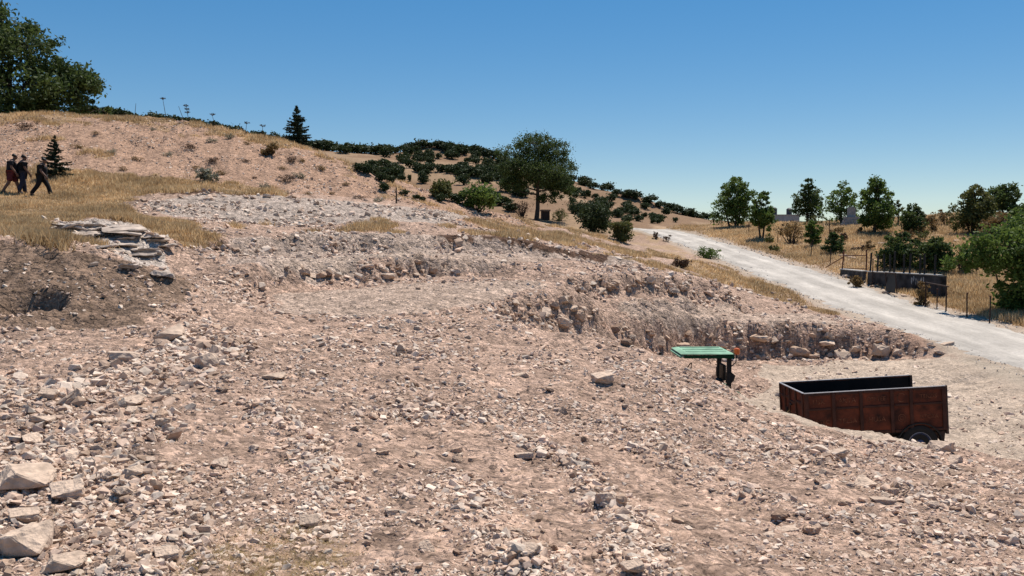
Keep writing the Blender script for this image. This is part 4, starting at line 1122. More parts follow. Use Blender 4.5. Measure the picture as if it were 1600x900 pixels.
# dead stalks along the hill crest
for i, (px, py, top, dx, head) in enumerate(((214, 186, 152, 3, 0), (264, 190, 149, -5, 1), (299, 196, 165, -4, 2), (292, 192, 160, -9, 0), (341, 203, 178, -6, 1), (386, 212, 192, 2, 1), (412, 218, 196, 1, 1), (335, 200, 186, 0, 0))):
    P = spot(px, 59); k = P.y / FPX
    e = empty('dead_stalk', (P.x, P.y, P.z - .05))
    tag(e, ('bare leaning dead stalk', 'tall dead stalk with a flat seed head', 'dead stalk with tiered seed heads')[head] + ' on the spoil hill crest', 'plant', ('bare stalks', 'flat headed stalks', 'tiered stalks')[head] + ' on the hill crest')
    hh = (py - top) * k * .8; p = Parts()
    p.add(*tube([(0, 0, 0), (dx * k * .5, 0, hh * .5), (dx * k, 0, hh)], [.022, .018, .012], 5))
    link('stem', p.mesh('stem', M['bark']), e)
    if head:
        rng = np.random.default_rng(i); p = Parts()
        for t in ((1.0,) if head == 1 else (.6, .8, 1.0)):
            for q in range(7):
                an = q * .9; r = .15 * rng.uniform(.5, 1.3)
                b = Vector((dx * k * t, 0, hh * t)); tip = b + Vector((r * math.cos(an), r * math.sin(an), .10))
                p.add(*tube([b, tip], [.012, .012], 4)); V_, F_ = leaves(np.array([tip[:]] * 5) + rng.normal(0, .03, (5, 3)), .045, rng); p.add(V_, F_)
        link('seed_head', p.mesh('seed_head', M['bark'], False), e)
P = hit(619, 318); e = empty('bare_sapling', P); k = P.y / FPX
tag(e, 'thin bare dead sapling at the foot of the spoil hill', 'sapling')
p = Parts(); p.add(*tube([(0, 0, -.1), (.02, 0, 14 * k), (0, 0, 26 * k)], [.05, .04, .02], 5))
link('stem', p.mesh('stem', M['bark']), e)
p = Parts()
for q in range(6): p.add(*tube([(0, 0, (10 + 2 * q) * k), (RNG.uniform(-9, 9) * k, RNG.uniform(-5, 5) * k, (15 + 2 * q) * k)], [.02, .006], 4))
link('twigs', p.mesh('twigs', M['bark']), e)

# oaks on the far hills
OAK = []
for k in range(7):
    rng = np.random.default_rng(500 + k)
    nl = 6; lobes = [(0, 0, .48, .36, .36, .32)]
    for j in range(nl):
        an = j * 6.28 / nl + rng.uniform(-.4, .4); r = rng.uniform(.18, .34)
        lobes.append((r * math.cos(an), r * math.sin(an), rng.uniform(.36, .72), rng.uniform(.18, .27), rng.uniform(.18, .27), rng.uniform(.15, .22)))
    C, cl = clumps(lobes, 60, 900, rng, .3, .5)
    C[:, 2] = np.maximum(C[:, 2], .04)
    V1, F1 = leaves(C, .062, rng, .75)
    V2, F2 = tube([(0, 0, -.05), (.01, 0, .25), (0, .02, .5)], [.05, .04, .02], 6)
    OAK.append(mesh_np('oak', np.r_[V1, V2], np.r_[F1, F2 + len(V1)], [M['leaf_oak'], M['bark']], midx=np.r_[np.zeros(len(F1)), np.ones(len(F2))]))
def oak(P, hm, wm, label, group):
    o = link('oak_tree', OAK[int(RNG.integers(7))])
    o.location = P - Vector((0, 0, 0.12 * hm)); o.scale = (wm, wm, hm * 1.05); o.rotation_euler = (0, 0, RNG.uniform(0, 6.28))
    r_ = wm / hm
    sh = 'broad' if r_ > 1.28 else 'upright' if r_ < 1.1 else 'round'
    tag(o, sh + ' ' + ('small ' if hm < 3.6 else 'tall ' if hm > 5.6 else '') + label.replace('small ', ''), 'tree', group)
LONE = [(724, 289, 22, 24), (724, 288, 1, 1), (725, 266, 16, 18), (760, 286, 22, 28), (718, 270, 16, 18), (640, 284, 12, 6), (662, 287, 24, 20), (640, 280, 9, 6), (665, 275, 14, 14), (600, 300, 18, 18), (625, 272, 18, 16),
        (632, 306, 12, 16), (650, 312, 10, 14), (660, 314, 9, 12), (780, 322, 22, 40), (800, 330, 18, 26), (770, 318, 22, 30), (735, 322, 14, 20), (715, 318, 20, 30), (690, 316, 16, 20), (795, 300, 26, 34), (815, 308, 26, 36)]
for (px, py, hp, wp) in LONE:
    if hp < 2: continue
    P, h_, w_ = bypx(px, py, hp, wp); oak(P, h_, w_, 'lone dark oak on the pale field below the wooded hill', 'oaks on the pale field')
CL = [(562, 268, 18, 22), (575, 272, 20, 26), (590, 276, 22, 28), (605, 278, 22, 28), (620, 276, 20, 26), (584, 264, 18, 24), (600, 262, 18, 24), (615, 266, 16, 22), (596, 284, 18, 22), (610, 286, 16, 20), (627, 283, 16, 14)]
for (px, py, hp, wp) in CL:
    P, h_, w_ = bypx(px, py, hp, wp); oak(P, h_, w_, 'dark oak in the dense grove beside the slope of the spoil hill', 'oaks of the grove')
def crest_spot(px):
    a, _ = ray(px, 380); lds = np.linspace(math.log(200), math.log(520), 300)
    tt = (Hgrid(np.full_like(lds, a), lds) - EYE) / np.exp(lds)
    return spot(px, math.exp(lds[int(np.argmax(tt))]) - 4)
def wood(num, pts, hl, hh, label, group, seed):
    rng = np.random.default_rng(seed); c = 0
    xs = [p[0] for p in pts]; ys = [p[1] for p in pts]
    while c < num:
        px, py = rng.uniform(min(xs), max(xs)), rng.uniform(min(ys), max(ys)); ins = False
        for (x0, y0), (x1, y1) in zip(pts, pts[1:] + pts[:1]):
            if (y0 > py) != (y1 > py) and px < (x1 - x0) * (py - y0) / (y1 - y0) + x0: ins = not ins
        if not ins: continue
        P, h_, w_ = bypx(px, py, rng.uniform(hl, hh), 1); oak(P, h_, h_ * rng.uniform(0.95, 1.35), label, group); c += 1
wood(46, [(600, 240), (650, 232), (690, 230), (770, 248), (790, 280), (700, 276), (640, 262), (605, 252)], 11, 19, 'dark oak in the woods covering the far hill', 'oaks of the hill woods', 1)
wood(17, [(640, 268), (780, 270), (790, 285), (720, 278)], 14, 20, 'dark oak in the row along the lower edge of the hill woods', 'oaks along the wood edge', 2)
wood(26, [(770, 250), (840, 270), (920, 297), (915, 306), (860, 300), (780, 275)], 13, 24, 'dark oak on the hill shoulder behind the tall round crowned tree', 'oaks on the hill shoulder', 3)
wood(52, [(880, 296), (960, 312), (1040, 334), (1080, 347), (1000, 352), (900, 340)], 8, 17, 'small dark oak dotted over the tan slope beyond the road', 'oaks dotted over the tan slope', 4)
RIDGE = np.array([(120, 184), (150, 184), (250, 198), (350, 213), (430, 226), (500, 237), (545, 243), (600, 241)])
for px in np.r_[np.arange(132, 480, 9.5), np.arange(484, 600, 8.0)]:
    px = px + RNG.uniform(-3, 3)
    P = crest_spot(px); hp = RNG.uniform(13, 22); k = P.y / FPX
    oak(P, hp * k, hp * k * RNG.uniform(1.2, 1.7), 'dark oak on the skyline of the long far ridge', 'oaks of the far ridge')
SK = np.array([(610, 240), (650, 231), (690, 228), (760, 243), (830, 265), (900, 290), (1000, 319), (1060, 338), (1110, 351)])
for px in np.r_[np.arange(606, 800, 11.0), np.arange(885, 1110, 11.0)]:
    px = px + RNG.uniform(-4, 4); P = crest_spot(px); hp = RNG.uniform(10, 19); k = P.y / FPX
    oak(P, hp * k, hp * k * RNG.uniform(1.0, 1.5), 'dark oak on the skyline of the wooded hill', 'oaks on the hill skyline')

# ------------------------------------------------------------------ box / solid helpers for built things
def box_bm(bm, c, sz, rot=None):
    r = bmesh.ops.create_cube(bm, size=1.0)
    for v in r['verts']:
        q = Vector((v.co.x * sz[0], v.co.y * sz[1], v.co.z * sz[2]))
        if rot is not None: q = rot @ q
        v.co = q + Vector(c)
    return r['verts']

def solid(name, mat, parent, boxes=(), tubes=(), bevel=0.006, bm=None, smooth=False):
    bm = bm or bmesh.new()
    for b in boxes: box_bm(bm, *b)
    if bevel and boxes:
        bmesh.ops.bevel(bm, geom=bm.edges[:], offset=bevel, segments=1, affect='EDGES', clamp_overlap=True)
    for (pts, rad) in tubes:
        rad = rad if isinstance(rad, (list, tuple)) else [rad] * len(pts)
        V_, F_ = tube(pts, rad, 8)
        vs = [bm.verts.new(v) for v in V_]
        for f in F_: bm.faces.new([vs[i] for i in f])
        bm.faces.new([vs[i] for i in range(7, -1, -1)]); m0 = (len(pts) - 1) * 8
        bm.faces.new([vs[m0 + i] for i in range(8)])
        bm.verts.remove(vs[-1])
    me = bpy.data.meshes.new(name); bm.to_mesh(me); bm.free()
    me.materials.append(mat)
    if smooth:
        for p_ in me.polygons: p_.use_smooth = True
    return link(name, me, parent)

def lathe(name, mat, parent, prof, axis='Y', seg=28, at=(0, 0, 0), lugs=0, cap=True):
    """profile (radius, offset along the axis), spun"""
    bm = bmesh.new(); rings = []
    for (r, o) in prof:
        ring = []
        for k in range(seg):
            an = 2 * math.pi * k / seg
            rr = r
            if axis == 'Y': co = (rr * math.cos(an), o, rr * math.sin(an))
            elif axis == 'Z': co = (rr * math.cos(an), rr * math.sin(an), o)
            ring.append(bm.verts.new((co[0] + at[0], co[1] + at[1], co[2] + at[2])))
        rings.append(ring)
    for r0, r1 in zip(rings[:-1], rings[1:]):
        for k in range(seg): bm.faces.new((r0[k], r0[(k + 1) % seg], r1[(k + 1) % seg], r1[k]))
    if cap: bm.faces.new(rings[0][::-1]); bm.faces.new(rings[-1])
    else:
        for k in range(seg): bm.faces.new((rings[-1][k], rings[-1][(k + 1) % seg], rings[0][(k + 1) % seg], rings[0][k]))
    if lugs:
        R = max(p_[0] for p_ in prof); wd = max(p_[1] for p_ in prof) - min(p_[1] for p_ in prof)
        for k in range(lugs):
            for sgn in (-1, 1):
                an = 2 * math.pi * (k + (0.5 if sgn > 0 else 0)) / lugs
                rot = Matrix.Rotation(-an, 3, 'Y') @ Matrix.Rotation(sgn * 0.7, 3, 'X')
                c = Vector((math.cos(an) * R, sgn * wd * .22, math.sin(an) * R)) + Vector(at)
                box_bm(bm, c, (0.035, wd * .42, 0.035), rot)
    bmesh.ops.recalc_face_normals(bm, faces=bm.faces[:])
    me = bpy.data.meshes.new(name); bm.to_mesh(me); bm.free(); me.materials.append(mat)
    return link(name, me, parent)

def text_part(name, body, size, mat, parent, loc, rot, depth=0.004):
    cu = bpy.data.curves.new('t', 'FONT'); cu.body = body; cu.size = size; cu.extrude = depth
    cu.align_x = 'CENTER'; cu.align_y = 'CENTER'; cu.resolution_u = 2
    o = bpy.data.objects.new('t', cu); COL.objects.link(o)
    dg = bpy.context.evaluated_depsgraph_get(); dg.update()
    me = bpy.data.meshes.new_from_object(o.evaluated_get(dg))
    bpy.data.objects.remove(o); me.materials.clear(); me.materials.append(mat)
    q = link(name, me, parent); q.location = loc; q.rotation_euler = rot
    return q

# ------------------------------------------------------------------ the farm trailer
TL, TW, TH = 3.10, 1.745, 0.95
rt = (math.radians(-0.99), math.radians(-3.22), math.radians(0.23))
Rm = Euler(rt).to_matrix()
tz = 0.70
org = Vector((7.918, 20.119, -1.576)) - Rm @ Vector((0, 0, tz + TH))
tr_ = empty('farm_trailer', org); tr_.rotation_euler = rt
tag(tr_, 'rusty brown open farm trailer with ribbed sides standing in the pit', 'trailer')
cols = (0.0, 0.205, 0.40, 0.617, 0.753, 1.0)
def side_panel(y, sgn, label):
    sp = solid('side_panel', M['rust'], tr_, [((0, y, tz + TH / 2), (TL, 0.02, TH))], bevel=0)
    for i, f in enumerate(cols):
        x = -TL / 2 + f * TL; wdt = 0.09 if i in (0, 5) else 0.075
        x = min(max(x, -TL / 2 + wdt / 2), TL / 2 - wdt / 2)
        solid('rib', M['rust_rib'], sp, [((x, y + sgn * 0.024, tz + TH / 2), (wdt, 0.03, TH - 0.004))])
    for i in range(5):
        x0 = -TL / 2 + cols[i] * TL + 0.05; x1 = -TL / 2 + cols[i + 1] * TL - 0.05
        for zz, hh in ((0.60, 0.05), (0.03, 0.06), (0.92, 0.045)):
            solid('rail', M['rust_rib'], sp, [(((x0 + x1) / 2, y + sgn * 0.021, tz + zz), (x1 - x0 - 0.012, 0.022, hh))])
    solid('top_edge', M['worn_edge'], sp, [((0, y + sgn * .006, tz + TH + 0.012), (TL, 0.045, 0.022))])
    return sp
sp = side_panel(-TW / 2, -1, '')
for i, (up, lo) in enumerate((('USK', 'SARTEC'), ('AKTA', 'TELSA'), ('OFFTEE', 'HUSA'), (None, None), ('TERZIS', 'ISTCRA'))):
    xc = -TL / 2 + (cols[i] + cols[i + 1]) / 2 * TL
    for body, zz in ((up, 0.76), (lo, 0.31)):
        if body: text_part('lettering', body, 0.15 if len(body) < 6 else 0.125, M['letter'], sp, (xc, -TW / 2 - 0.014, tz + zz), (math.pi / 2, 0, 0))
xc = -TL / 2 + (cols[3] + cols[4]) / 2 * TL
bm = bmesh.new()
for k in range(15):
    a0 = math.radians(40 + 280 * k / 14); 
for k in range(14):
    q = []
    for kk in (k, k + 1):
        t = kk / 14; a0 = math.radians(35 + 290 * t); th = 0.005 + 0.022 * math.sin(math.pi * t)
        q.append((Vector((math.cos(a0) * .10, 0, math.sin(a0) * .10)), Vector((math.cos(a0) * (.10 - th), 0, math.sin(a0) * (.10 - th)))))
    vs = [bm.verts.new(v + Vector((xc, -TW / 2 - .013, tz + .76))) for v in (q[0][0], q[1][0], q[1][1], q[0][1])]
    bm.faces.new(vs)
solid('crescent_emblem', M['letter'], sp, bm=bm, bevel=0)
bm = bmesh.new()
for R_ in (.085, .045):
    for k in range(18):
        q = [bm.verts.new((xc + math.cos(a_) * r_, -TW / 2 - .013, tz + .31 + math.sin(a_) * r_)) for a_, r_ in ((k * .349, R_), ((k + 1) * .349, R_), ((k + 1) * .349, R_ - .012), (k * .349, R_ - .012))]
        bm.faces.new(q)
solid('round_emblem', M['letter'], sp, bm=bm, bevel=0)
side_panel(TW / 2, 1, '')
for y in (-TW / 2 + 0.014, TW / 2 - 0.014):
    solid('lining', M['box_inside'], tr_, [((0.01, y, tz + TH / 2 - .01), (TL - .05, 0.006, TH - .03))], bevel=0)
fp = solid('front_panel', M['rust'], tr_, [((-TL / 2 + .012, 0, tz + TH / 2), (0.02, TW - 0.026, TH))], bevel=0)
for y in (-.80, -.34, .10, .42, .80): solid('rib', M['rust_rib'], fp, [((-TL / 2 - .012, y, tz + TH / 2), (0.028, 0.07, TH - .01))])
for y0, y1, zz in ((-.75, -.39, .72), (-.29, .05, .66), (.15, .37, .72), (.47, .75, .70)): solid('rail', M['rust_rib'], fp, [((-TL / 2 - .010, (y0 + y1) / 2, tz + zz), (0.022, y1 - y0 - .02, 0.06))])
solid('latch', M['black'], fp, [((-TL / 2 - .035, .22, tz + .42), (0.03, 0.05, 0.16)), ((-TL / 2 - .035, -.05, tz + .60), (0.03, 0.14, 0.04))])
solid('top_edge', M['worn_edge'], fp, [((-TL / 2 + .004, 0, tz + TH + .012), (0.05, TW - .06, 0.022))])
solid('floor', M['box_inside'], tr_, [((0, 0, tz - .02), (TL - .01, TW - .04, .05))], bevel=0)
solid('chassis', M['iron'], tr_, [((0, y, tz - .12), (TL - .1, .08, .14)) for y in (-.42, .42)] + [((x, 0, tz - .11), (.07, TW - .1, .10)) for x in (-1.4, -.5, .2, 1.45)])
wx = TL / 2 - .62
solid('axle', M['black'], tr_, tubes=[([(wx, -.78, .42), (wx, .78, .42)], .05)])
solid('leaf_spring', M['black'], tr_, [((wx, y, tz - .22), (.7, .06, .05)) for y in (-.42, .42)])
solid('drawbar', M['iron'], tr_, tubes=[([(-1.0, -.4, tz - .14), (-2.75, -.03, .52)], .05), ([(-1.0, .4, tz - .14), (-2.75, .03, .52)], .05), ([(-2.3, 0, .55), (-2.3, 0, .0)], .035)])
for y in (-TW / 2 + .06, TW / 2 - .06):
    wl_ = empty('wheel', (wx, y, .42)); wl_.parent = tr_
    s_ = -1 if y < 0 else 1
    lathe('tyre', M['rubber'], wl_, [(.24, -.10), (.34, -.115), (.40, -.10), (.42, -.06), (.42, .06), (.40, .10), (.34, .115), (.24, .10)], lugs=0)
    lathe('rim', M['blue_rim'], wl_, [(.245, s_ * .095), (.235, s_ * .108), (.20, s_ * .085), (.12, s_ * .075), (.09, s_ * .11), (.03, s_ * .115)])
    lathe('rim_ring', M['worn_edge'], wl_, [(.262, s_ * .104), (.262, s_ * .112), (.252, s_ * .114), (.252, s_ * .104)], cap=False)
    # arch over the wheel
    bm = bmesh.new(); prev = None
    for k in range(13):
        a_ = math.radians(8 + 164 * k / 12)
        pr = [bm.verts.new((wx + math.cos(a_) * .50, y + o_, .42 + math.sin(a_) * .47)) for o_ in (-.12, .12)] + [bm.verts.new((wx + math.cos(a_) * .475, y + o_, .42 + math.sin(a_) * .445)) for o_ in (.12, -.12)]
        if prev:
            for m_ in range(4): bm.faces.new((prev[m_], prev[(m_ + 1) % 4], pr[(m_ + 1) % 4], pr[m_]))
        prev = pr
    solid('mudguard', M['black'], tr_, bm=bm, bevel=0)
for y in (-TW / 2 + .03, TW / 2 - .03):
    solid('corner_post', M['iron'], tr_, [((TL / 2 + .02, y, tz + TH / 2 - .04), (.055, .07, TH + .12))])
    bm = bmesh.new()
    pts_ = [(TL / 2 - .30, tz - .02), (TL / 2 - .02, tz - .02), (TL / 2 - .06, tz - .30), (TL / 2 - .12, tz - .28)]
    f0 = [bm.verts.new((a_, y - .01, b_)) for a_, b_ in pts_]; f1 = [bm.verts.new((a_, y + .01, b_)) for a_, b_ in pts_]
    bm.faces.new(f0); bm.faces.new(f1[::-1])
    for k in range(4): bm.faces.new((f0[k], f1[k], f1[(k + 1) % 4], f0[(k + 1) % 4]))
    solid('hanging_bracket', M['iron'], tr_, bm=bm, bevel=0)

# ------------------------------------------------------------------ the tractor behind the spoil mound
gz = float(H(5.0, 23.3))
tk = empty('tractor', (5.05, 23.3, gz)); tag(tk, 'green tractor with flat canopy and orange beacon half hidden behind the spoil mound', 'tractor')
cz = -1.17 - gz                                   # canopy height above the pit floor
cn = empty('canopy', (0, 0, 0)); cn.parent = tk
bm = bmesh.new()
def ringz(x0, x1, y0, y1, z): return [bm.verts.new(v) for v in ((x0, y0, z), (x1, y0, z), (x1, y1, z), (x0, y1, z))]
rr = [ringz(-.70, .64, -.68, .68, cz - .04), ringz(-.72, .66, -.72, .72, cz - .02), ringz(-.60, .56, -.62, .62, cz + .02)]
bm.faces.new(rr[0][::-1])
for a_, b_ in zip(rr[:-1], rr[1:]):
    for k in range(4): bm.faces.new((a_[k], a_[(k + 1) % 4], b_[(k + 1) % 4], b_[k]))
bm.faces.new(rr[-1])
solid('canopy_top', M['green_paint'], cn, bm=bm, bevel=0)
for y in (-.40, 0, .40): solid('canopy_ridge', M['green_paint'], cn, [((-.02, y, cz + .026), (1.05, .10, .018))])
solid('canopy_rim', M['green_dark'], cn, [((.0, -.712, cz - .085), (1.28, .03, .085)), ((.0, .70, cz - .085), (1.26, .03, .085)), ((.645, 0, cz - .105), (.03, 1.36, .09))], bevel=.004)
solid('canopy_visor', M['green_paint'], cn, [((-.70, 0, cz - .085), (.10, 1.40, .05), Matrix.Rotation(-.35, 3, 'Y'))])
for y in (-.55, .55):
    solid('rollbar_post', M['black'], tk, [((.55, y, cz - .62), (.11, .09, 1.10)), ((.55, y, cz - 1.5), (.12, .10, .9))])
    bm = bmesh.new(); pts_ = [(.48, cz - .52), (.60, cz - .50), (.70, cz - .58), (.66, cz - .72), (.58, cz - .80), (.48, cz - .78)]
    f0 = [bm.verts.new((a_, y - .07, b_)) for a_, b_ in pts_]; f1 = [bm.verts.new((a_, y + .07, b_)) for a_, b_ in pts_]
    bm.faces.new(f0); bm.faces.new(f1[::-1])
    for k in range(6): bm.faces.new((f0[k], f1[k], f1[(k + 1) % 6], f0[(k + 1) % 6]))
    solid('work_lamp', M['black'], tk, bm=bm, bevel=0)
    solid('fender', M['green_dark'], tk, [((.35, y * 1.18, 1.10), (.9, .34, .05)), ((-.09, y * 1.18, .96), (.05, .34, .26)), ((.79, y * 1.18, .96), (.05, .34, .26))])
solid('rollbar_top', M['black'], tk, [((.55, 0, cz - .13), (.10, 1.16, .07))])
bc = solid('beacon_arm', M['black'], tk, tubes=[([(.58, -.60, cz - .36), (.70, -.64, cz - .24), (.72, -.64, cz - .02)], .014)])
lathe('beacon', M['amber'], tk, [(.065, 0), (.082, .01), (.082, .12), (.06, .155), (.02, .165)], 'Z', 16, (.72, -.64, cz - .03))
solid('grab_strap', M['black'], tk, tubes=[([(-.02, -.66, cz - .14), (.04, -.66, cz - .24), (.06, -.66, cz - .28)], .008)])
hood = solid('hood', M['green_dark'], tk, [((-1.35, 0, 1.18), (1.5, .62, .52)), ((-1.35, 0, 1.46), (1.45, .5, .06))], bevel=.04)
solid('grille', M['black'], hood, [((-2.11, 0, 1.15), (.03, .5, .42))])
for y in (-.2, .2): lathe('headlight', M['worn_edge'], hood, [(.06, -.03), (.07, .03), (.03, .04)], 'Y', 14, (-2.08, y, 1.4))
solid('chassis', M['black'], tk, [((-.55, 0, .80), (2.9, .42, .36))], bevel=.03)
solid('exhaust', M['black'], tk, tubes=[([(-1.1, .2, 1.45), (-1.1, .2, 2.05)], .035)])
solid('dashboard', M['black'], tk, [((-.52, 0, 1.35), (.2, .42, .5))], bevel=.03)
solid('steering_wheel', M['black'], tk, tubes=[([(-.38 + .07 * math.sin(a_ * .524), .19 * math.cos(a_ * .524), 1.62 + .17 * math.sin(a_ * .524)) for a_ in range(13)], .014), ([(-.5, 0, 1.5), (-.38, 0, 1.62)], .02)])
st_ = solid('seat', M['black'], tk, [((.30, 0, 1.32), (.42, .46, .10)), ((.52, 0, 1.56), (.09, .44, .42))], bevel=.03)
for (x, y, R_, wd_) in ((.35, -.72, .53, .34), (.35, .72, .53, .34), (-1.75, -.62, .42, .22), (-1.75, .62, .42, .22)):
    wl_ = empty('wheel', (x, y, R_)); wl_.parent = tk
    lathe('tyre', M['rubber'], wl_, [(R_ * .58, -wd_ * .42), (R_ * .85, -wd_ * .5), (R_ * .96, -wd_ * .42), (R_ * .975, 0), (R_ * .96, wd_ * .42), (R_ * .85, wd_ * .5), (R_ * .58, wd_ * .42)], lugs=20)
    s_ = -1 if y < 0 else 1
    lathe('rim', M['yellow'], wl_, [(R_ * .60, s_ * wd_ * .40), (R_ * .56, s_ * wd_ * .44), (R_ * .5, s_ * wd_ * .1), (R_ * .2, s_ * wd_ * .05), (R_ * .15, s_ * wd_ * .3), (.03, s_ * wd_ * .32)])
solid('axle', M['black'], tk, tubes=[([(.35, -.7, .53), (.35, .7, .53)], .09), ([(-1.75, -.6, .42), (-1.75, .6, .42)], .06)])

# ------------------------------------------------------------------ people
def skin_mesh(name, joints, edges, mat, parent, sub=2):
    me = bpy.data.meshes.new(name)
    names = list(joints); ix = {k: i for i, k in enumerate(names)}
    me.from_pydata([joints[k][:3] for k in names], [(ix[a_], ix[b_]) for a_, b_ in edges], [])
    o = bpy.data.objects.new(name, me); COL.objects.link(o)
    sk = o.modifiers.new('s', 'SKIN'); sk.use_smooth_shade = True
    sub_ = o.modifiers.new('u', 'SUBSURF'); sub_.levels = sub; sub_.render_levels = sub
    lay_ = me.skin_vertices[0].data
    for k in names:
        kk = 1.0 if joints[k][3] < .02 else 1.22
        r = joints[k][3] * kk; r2 = joints[k][4] * kk if len(joints[k]) > 4 else r
        lay_[ix[k]].radius = (r, r2); lay_[ix[k]].use_root = (k == names[0])
    dg = bpy.context.evaluated_depsgraph_get(); dg.update()
    m2 = bpy.data.meshes.new_from_object(o.evaluated_get(dg)); m2.name = name
    bpy.data.objects.remove(o)
    m2.materials.clear(); m2.materials.append(mat)
    for p_ in m2.polygons: p_.use_smooth = True
    return link(name, m2, parent)

def person(label, pos, rz, hgt, stride, shorts, m_top, m_leg, arm=0.25, hunch=0.06, headturn=0.0, m_shoe=None):
    """forward is local +X; feet on z = 0"""
    e = empty('person', pos, rz); tag(e, label, 'person', 'people walking along the grass terrace')
    s = hgt / 1.72; e.scale = (s * 1.1, s * 1.14, s)
    J = {}
    J['pelvis'] = (0, 0, .93, .115, .15); J['belly'] = (.01, 0, 1.08, .105, .145); J['chest'] = (.03, 0, 1.27, .115, .165); J['collar'] = (.03 + hunch * .3, 0, 1.42, .075, .10)
    J['neck'] = (.05 + hunch * .6, 0, 1.49, .052); J['jaw'] = (.075 + hunch, 0, 1.555, .066); J['skull'] = (.07 + hunch, 0, 1.63, .092, .078); J['crown_'] = (.06 + hunch, 0, 1.69, .06, .055)
    J['nose'] = (.165 + hunch, 0, 1.60, .012)
    E = [('pelvis', 'belly'), ('belly', 'chest'), ('chest', 'collar'), ('collar', 'neck'), ('neck', 'jaw'), ('jaw', 'skull'), ('skull', 'crown_'), ('skull', 'nose')]
    for sd, n_ in ((1, 'l'), (-1, 'r')):
        J['ear' + n_] = (.055 + hunch, sd * .088, 1.615, .014); E.append(('skull', 'ear' + n_))
        f = stride * sd
        J['hip' + n_] = (.0, sd * .09, .88, .088)
        J['knee' + n_] = (.22 * f + (.05 if f < 0 else .03), sd * .10, .50 + (.0 if f > 0 else .01), .060)
        J['ank' + n_] = (.42 * f + (-.10 * abs(f) if f < 0 else 0), sd * .10, .10 + (.05 * abs(f) if f < 0 else 0), .042)
        J['heel' + n_] = (J['ank' + n_][0] - .03, sd * .10, .045 + (.04 * abs(f) if f < 0 else 0), .038)
        J['toe' + n_] = (J['ank' + n_][0] + .15, sd * .115, .03, .03, .042)
        E += [('pelvis', 'hip' + n_), ('hip' + n_, 'knee' + n_), ('knee' + n_, 'ank' + n_), ('ank' + n_, 'heel' + n_), ('ank' + n_, 'toe' + n_)]
        g = -arm * sd
        J['sho' + n_] = (.03, sd * .185, 1.39, .058)
        J['elb' + n_] = (.03 + .24 * g - .02, sd * .235, 1.12, .042)
        J['wri' + n_] = (.10 + .42 * g + .05, sd * .235, .89, .030)
        J['palm' + n_] = (.115 + .45 * g + .05, sd * .230, .82, .022, .036)
        E += [('collar', 'sho' + n_), ('sho' + n_, 'elb' + n_), ('elb' + n_, 'wri' + n_), ('wri' + n_, 'palm' + n_)]
        px_, py_, pz_ = J['palm' + n_][:3]
        for q, (dx, ln) in enumerate(((-.030, .060), (-.010, .075), (.010, .080), (.030, .070))):
            J['f%d%s' % (q, n_)] = (px_ + dx, py_ - sd * .004, pz_ - .045, .009); J['g%d%s' % (q, n_)] = (px_ + dx * 1.1 + .012, py_ - sd * .03, pz_ - .045 - ln * .6, .008)
            E += [('palm' + n_, 'f%d%s' % (q, n_)), ('f%d%s' % (q, n_), 'g%d%s' % (q, n_))]
        J['th' + n_] = (px_ + .045, py_ - sd * .02, pz_ - .01, .010); J['tt' + n_] = (px_ + .055, py_ - sd * .035, pz_ - .05, .009)
        E += [('wri' + n_, 'th' + n_), ('th' + n_, 'tt' + n_)]
    body = skin_mesh('body', J, E, M['skin'], e, 1)
    def grow(keys, k): return {q: (*J[q][:3], *[r + k for r in J[q][3:]]) for q in keys}
    T = grow(['pelvis', 'belly', 'chest', 'collar', 'shol', 'shor'], .022)
    T['pelvis'] = (0, 0, .90, .145, .18); TE = [('pelvis', 'belly'), ('belly', 'chest'), ('chest', 'collar'), ('collar', 'shol'), ('collar', 'shor')]
    for n_ in 'lr':
        a_ = Vector(J['sho' + n_][:3]); b_ = Vector(J['elb' + n_][:3]); m_ = a_.lerp(b_, .72); T['sl' + n_] = (*m_, .066); TE.append(('sho' + n_, 'sl' + n_))
    skin_mesh('shirt', T, TE, m_top, e)
    L = grow(['pelvis', 'hipl', 'hipr'], .018); LE = [('pelvis', 'hipl'), ('pelvis', 'hipr')]
    for n_ in 'lr':
        if shorts:
            a_ = Vector(J['hip' + n_][:3]); b_ = Vector(J['knee' + n_][:3]); m_ = a_.lerp(b_, .95); L['cuff' + n_] = (*m_, .098); LE.append(('hip' + n_, 'cuff' + n_))
        else:
            L['knee' + n_] = (*J['knee' + n_][:3], .078); L['ank' + n_] = (J['ank' + n_][0], J['ank' + n_][1], J['ank' + n_][2] - .01, .068); LE += [('hip' + n_, 'knee' + n_), ('knee' + n_, 'ank' + n_)]
    skin_mesh('shorts' if shorts else 'trousers', L, LE, m_leg, e)
    for n_ in 'lr':
        S_ = {'a': (*J['ank' + n_][:3], .05), 'h': (*J['heel' + n_][:3], .048), 'm': ((J['heel' + n_][0] + J['toe' + n_][0]) / 2, J['toe' + n_][1], .045, .045), 't': (*J['toe' + n_][:3], .04, .05)}
        skin_mesh('shoe', S_, [('a', 'h'), ('a', 'm'), ('m', 't')], m_shoe or M['shoe'], e)
    hx = J['skull'][0]
    skin_mesh('hair', {'a': (hx - .045, 0, 1.59, .082, .094), 'b': (hx - .02, 0, 1.67, .108, .098), 'c': (hx + .03, 0, 1.71, .075, .08)}, [('a', 'b'), ('b', 'c')], M['hair'], e)
    return e
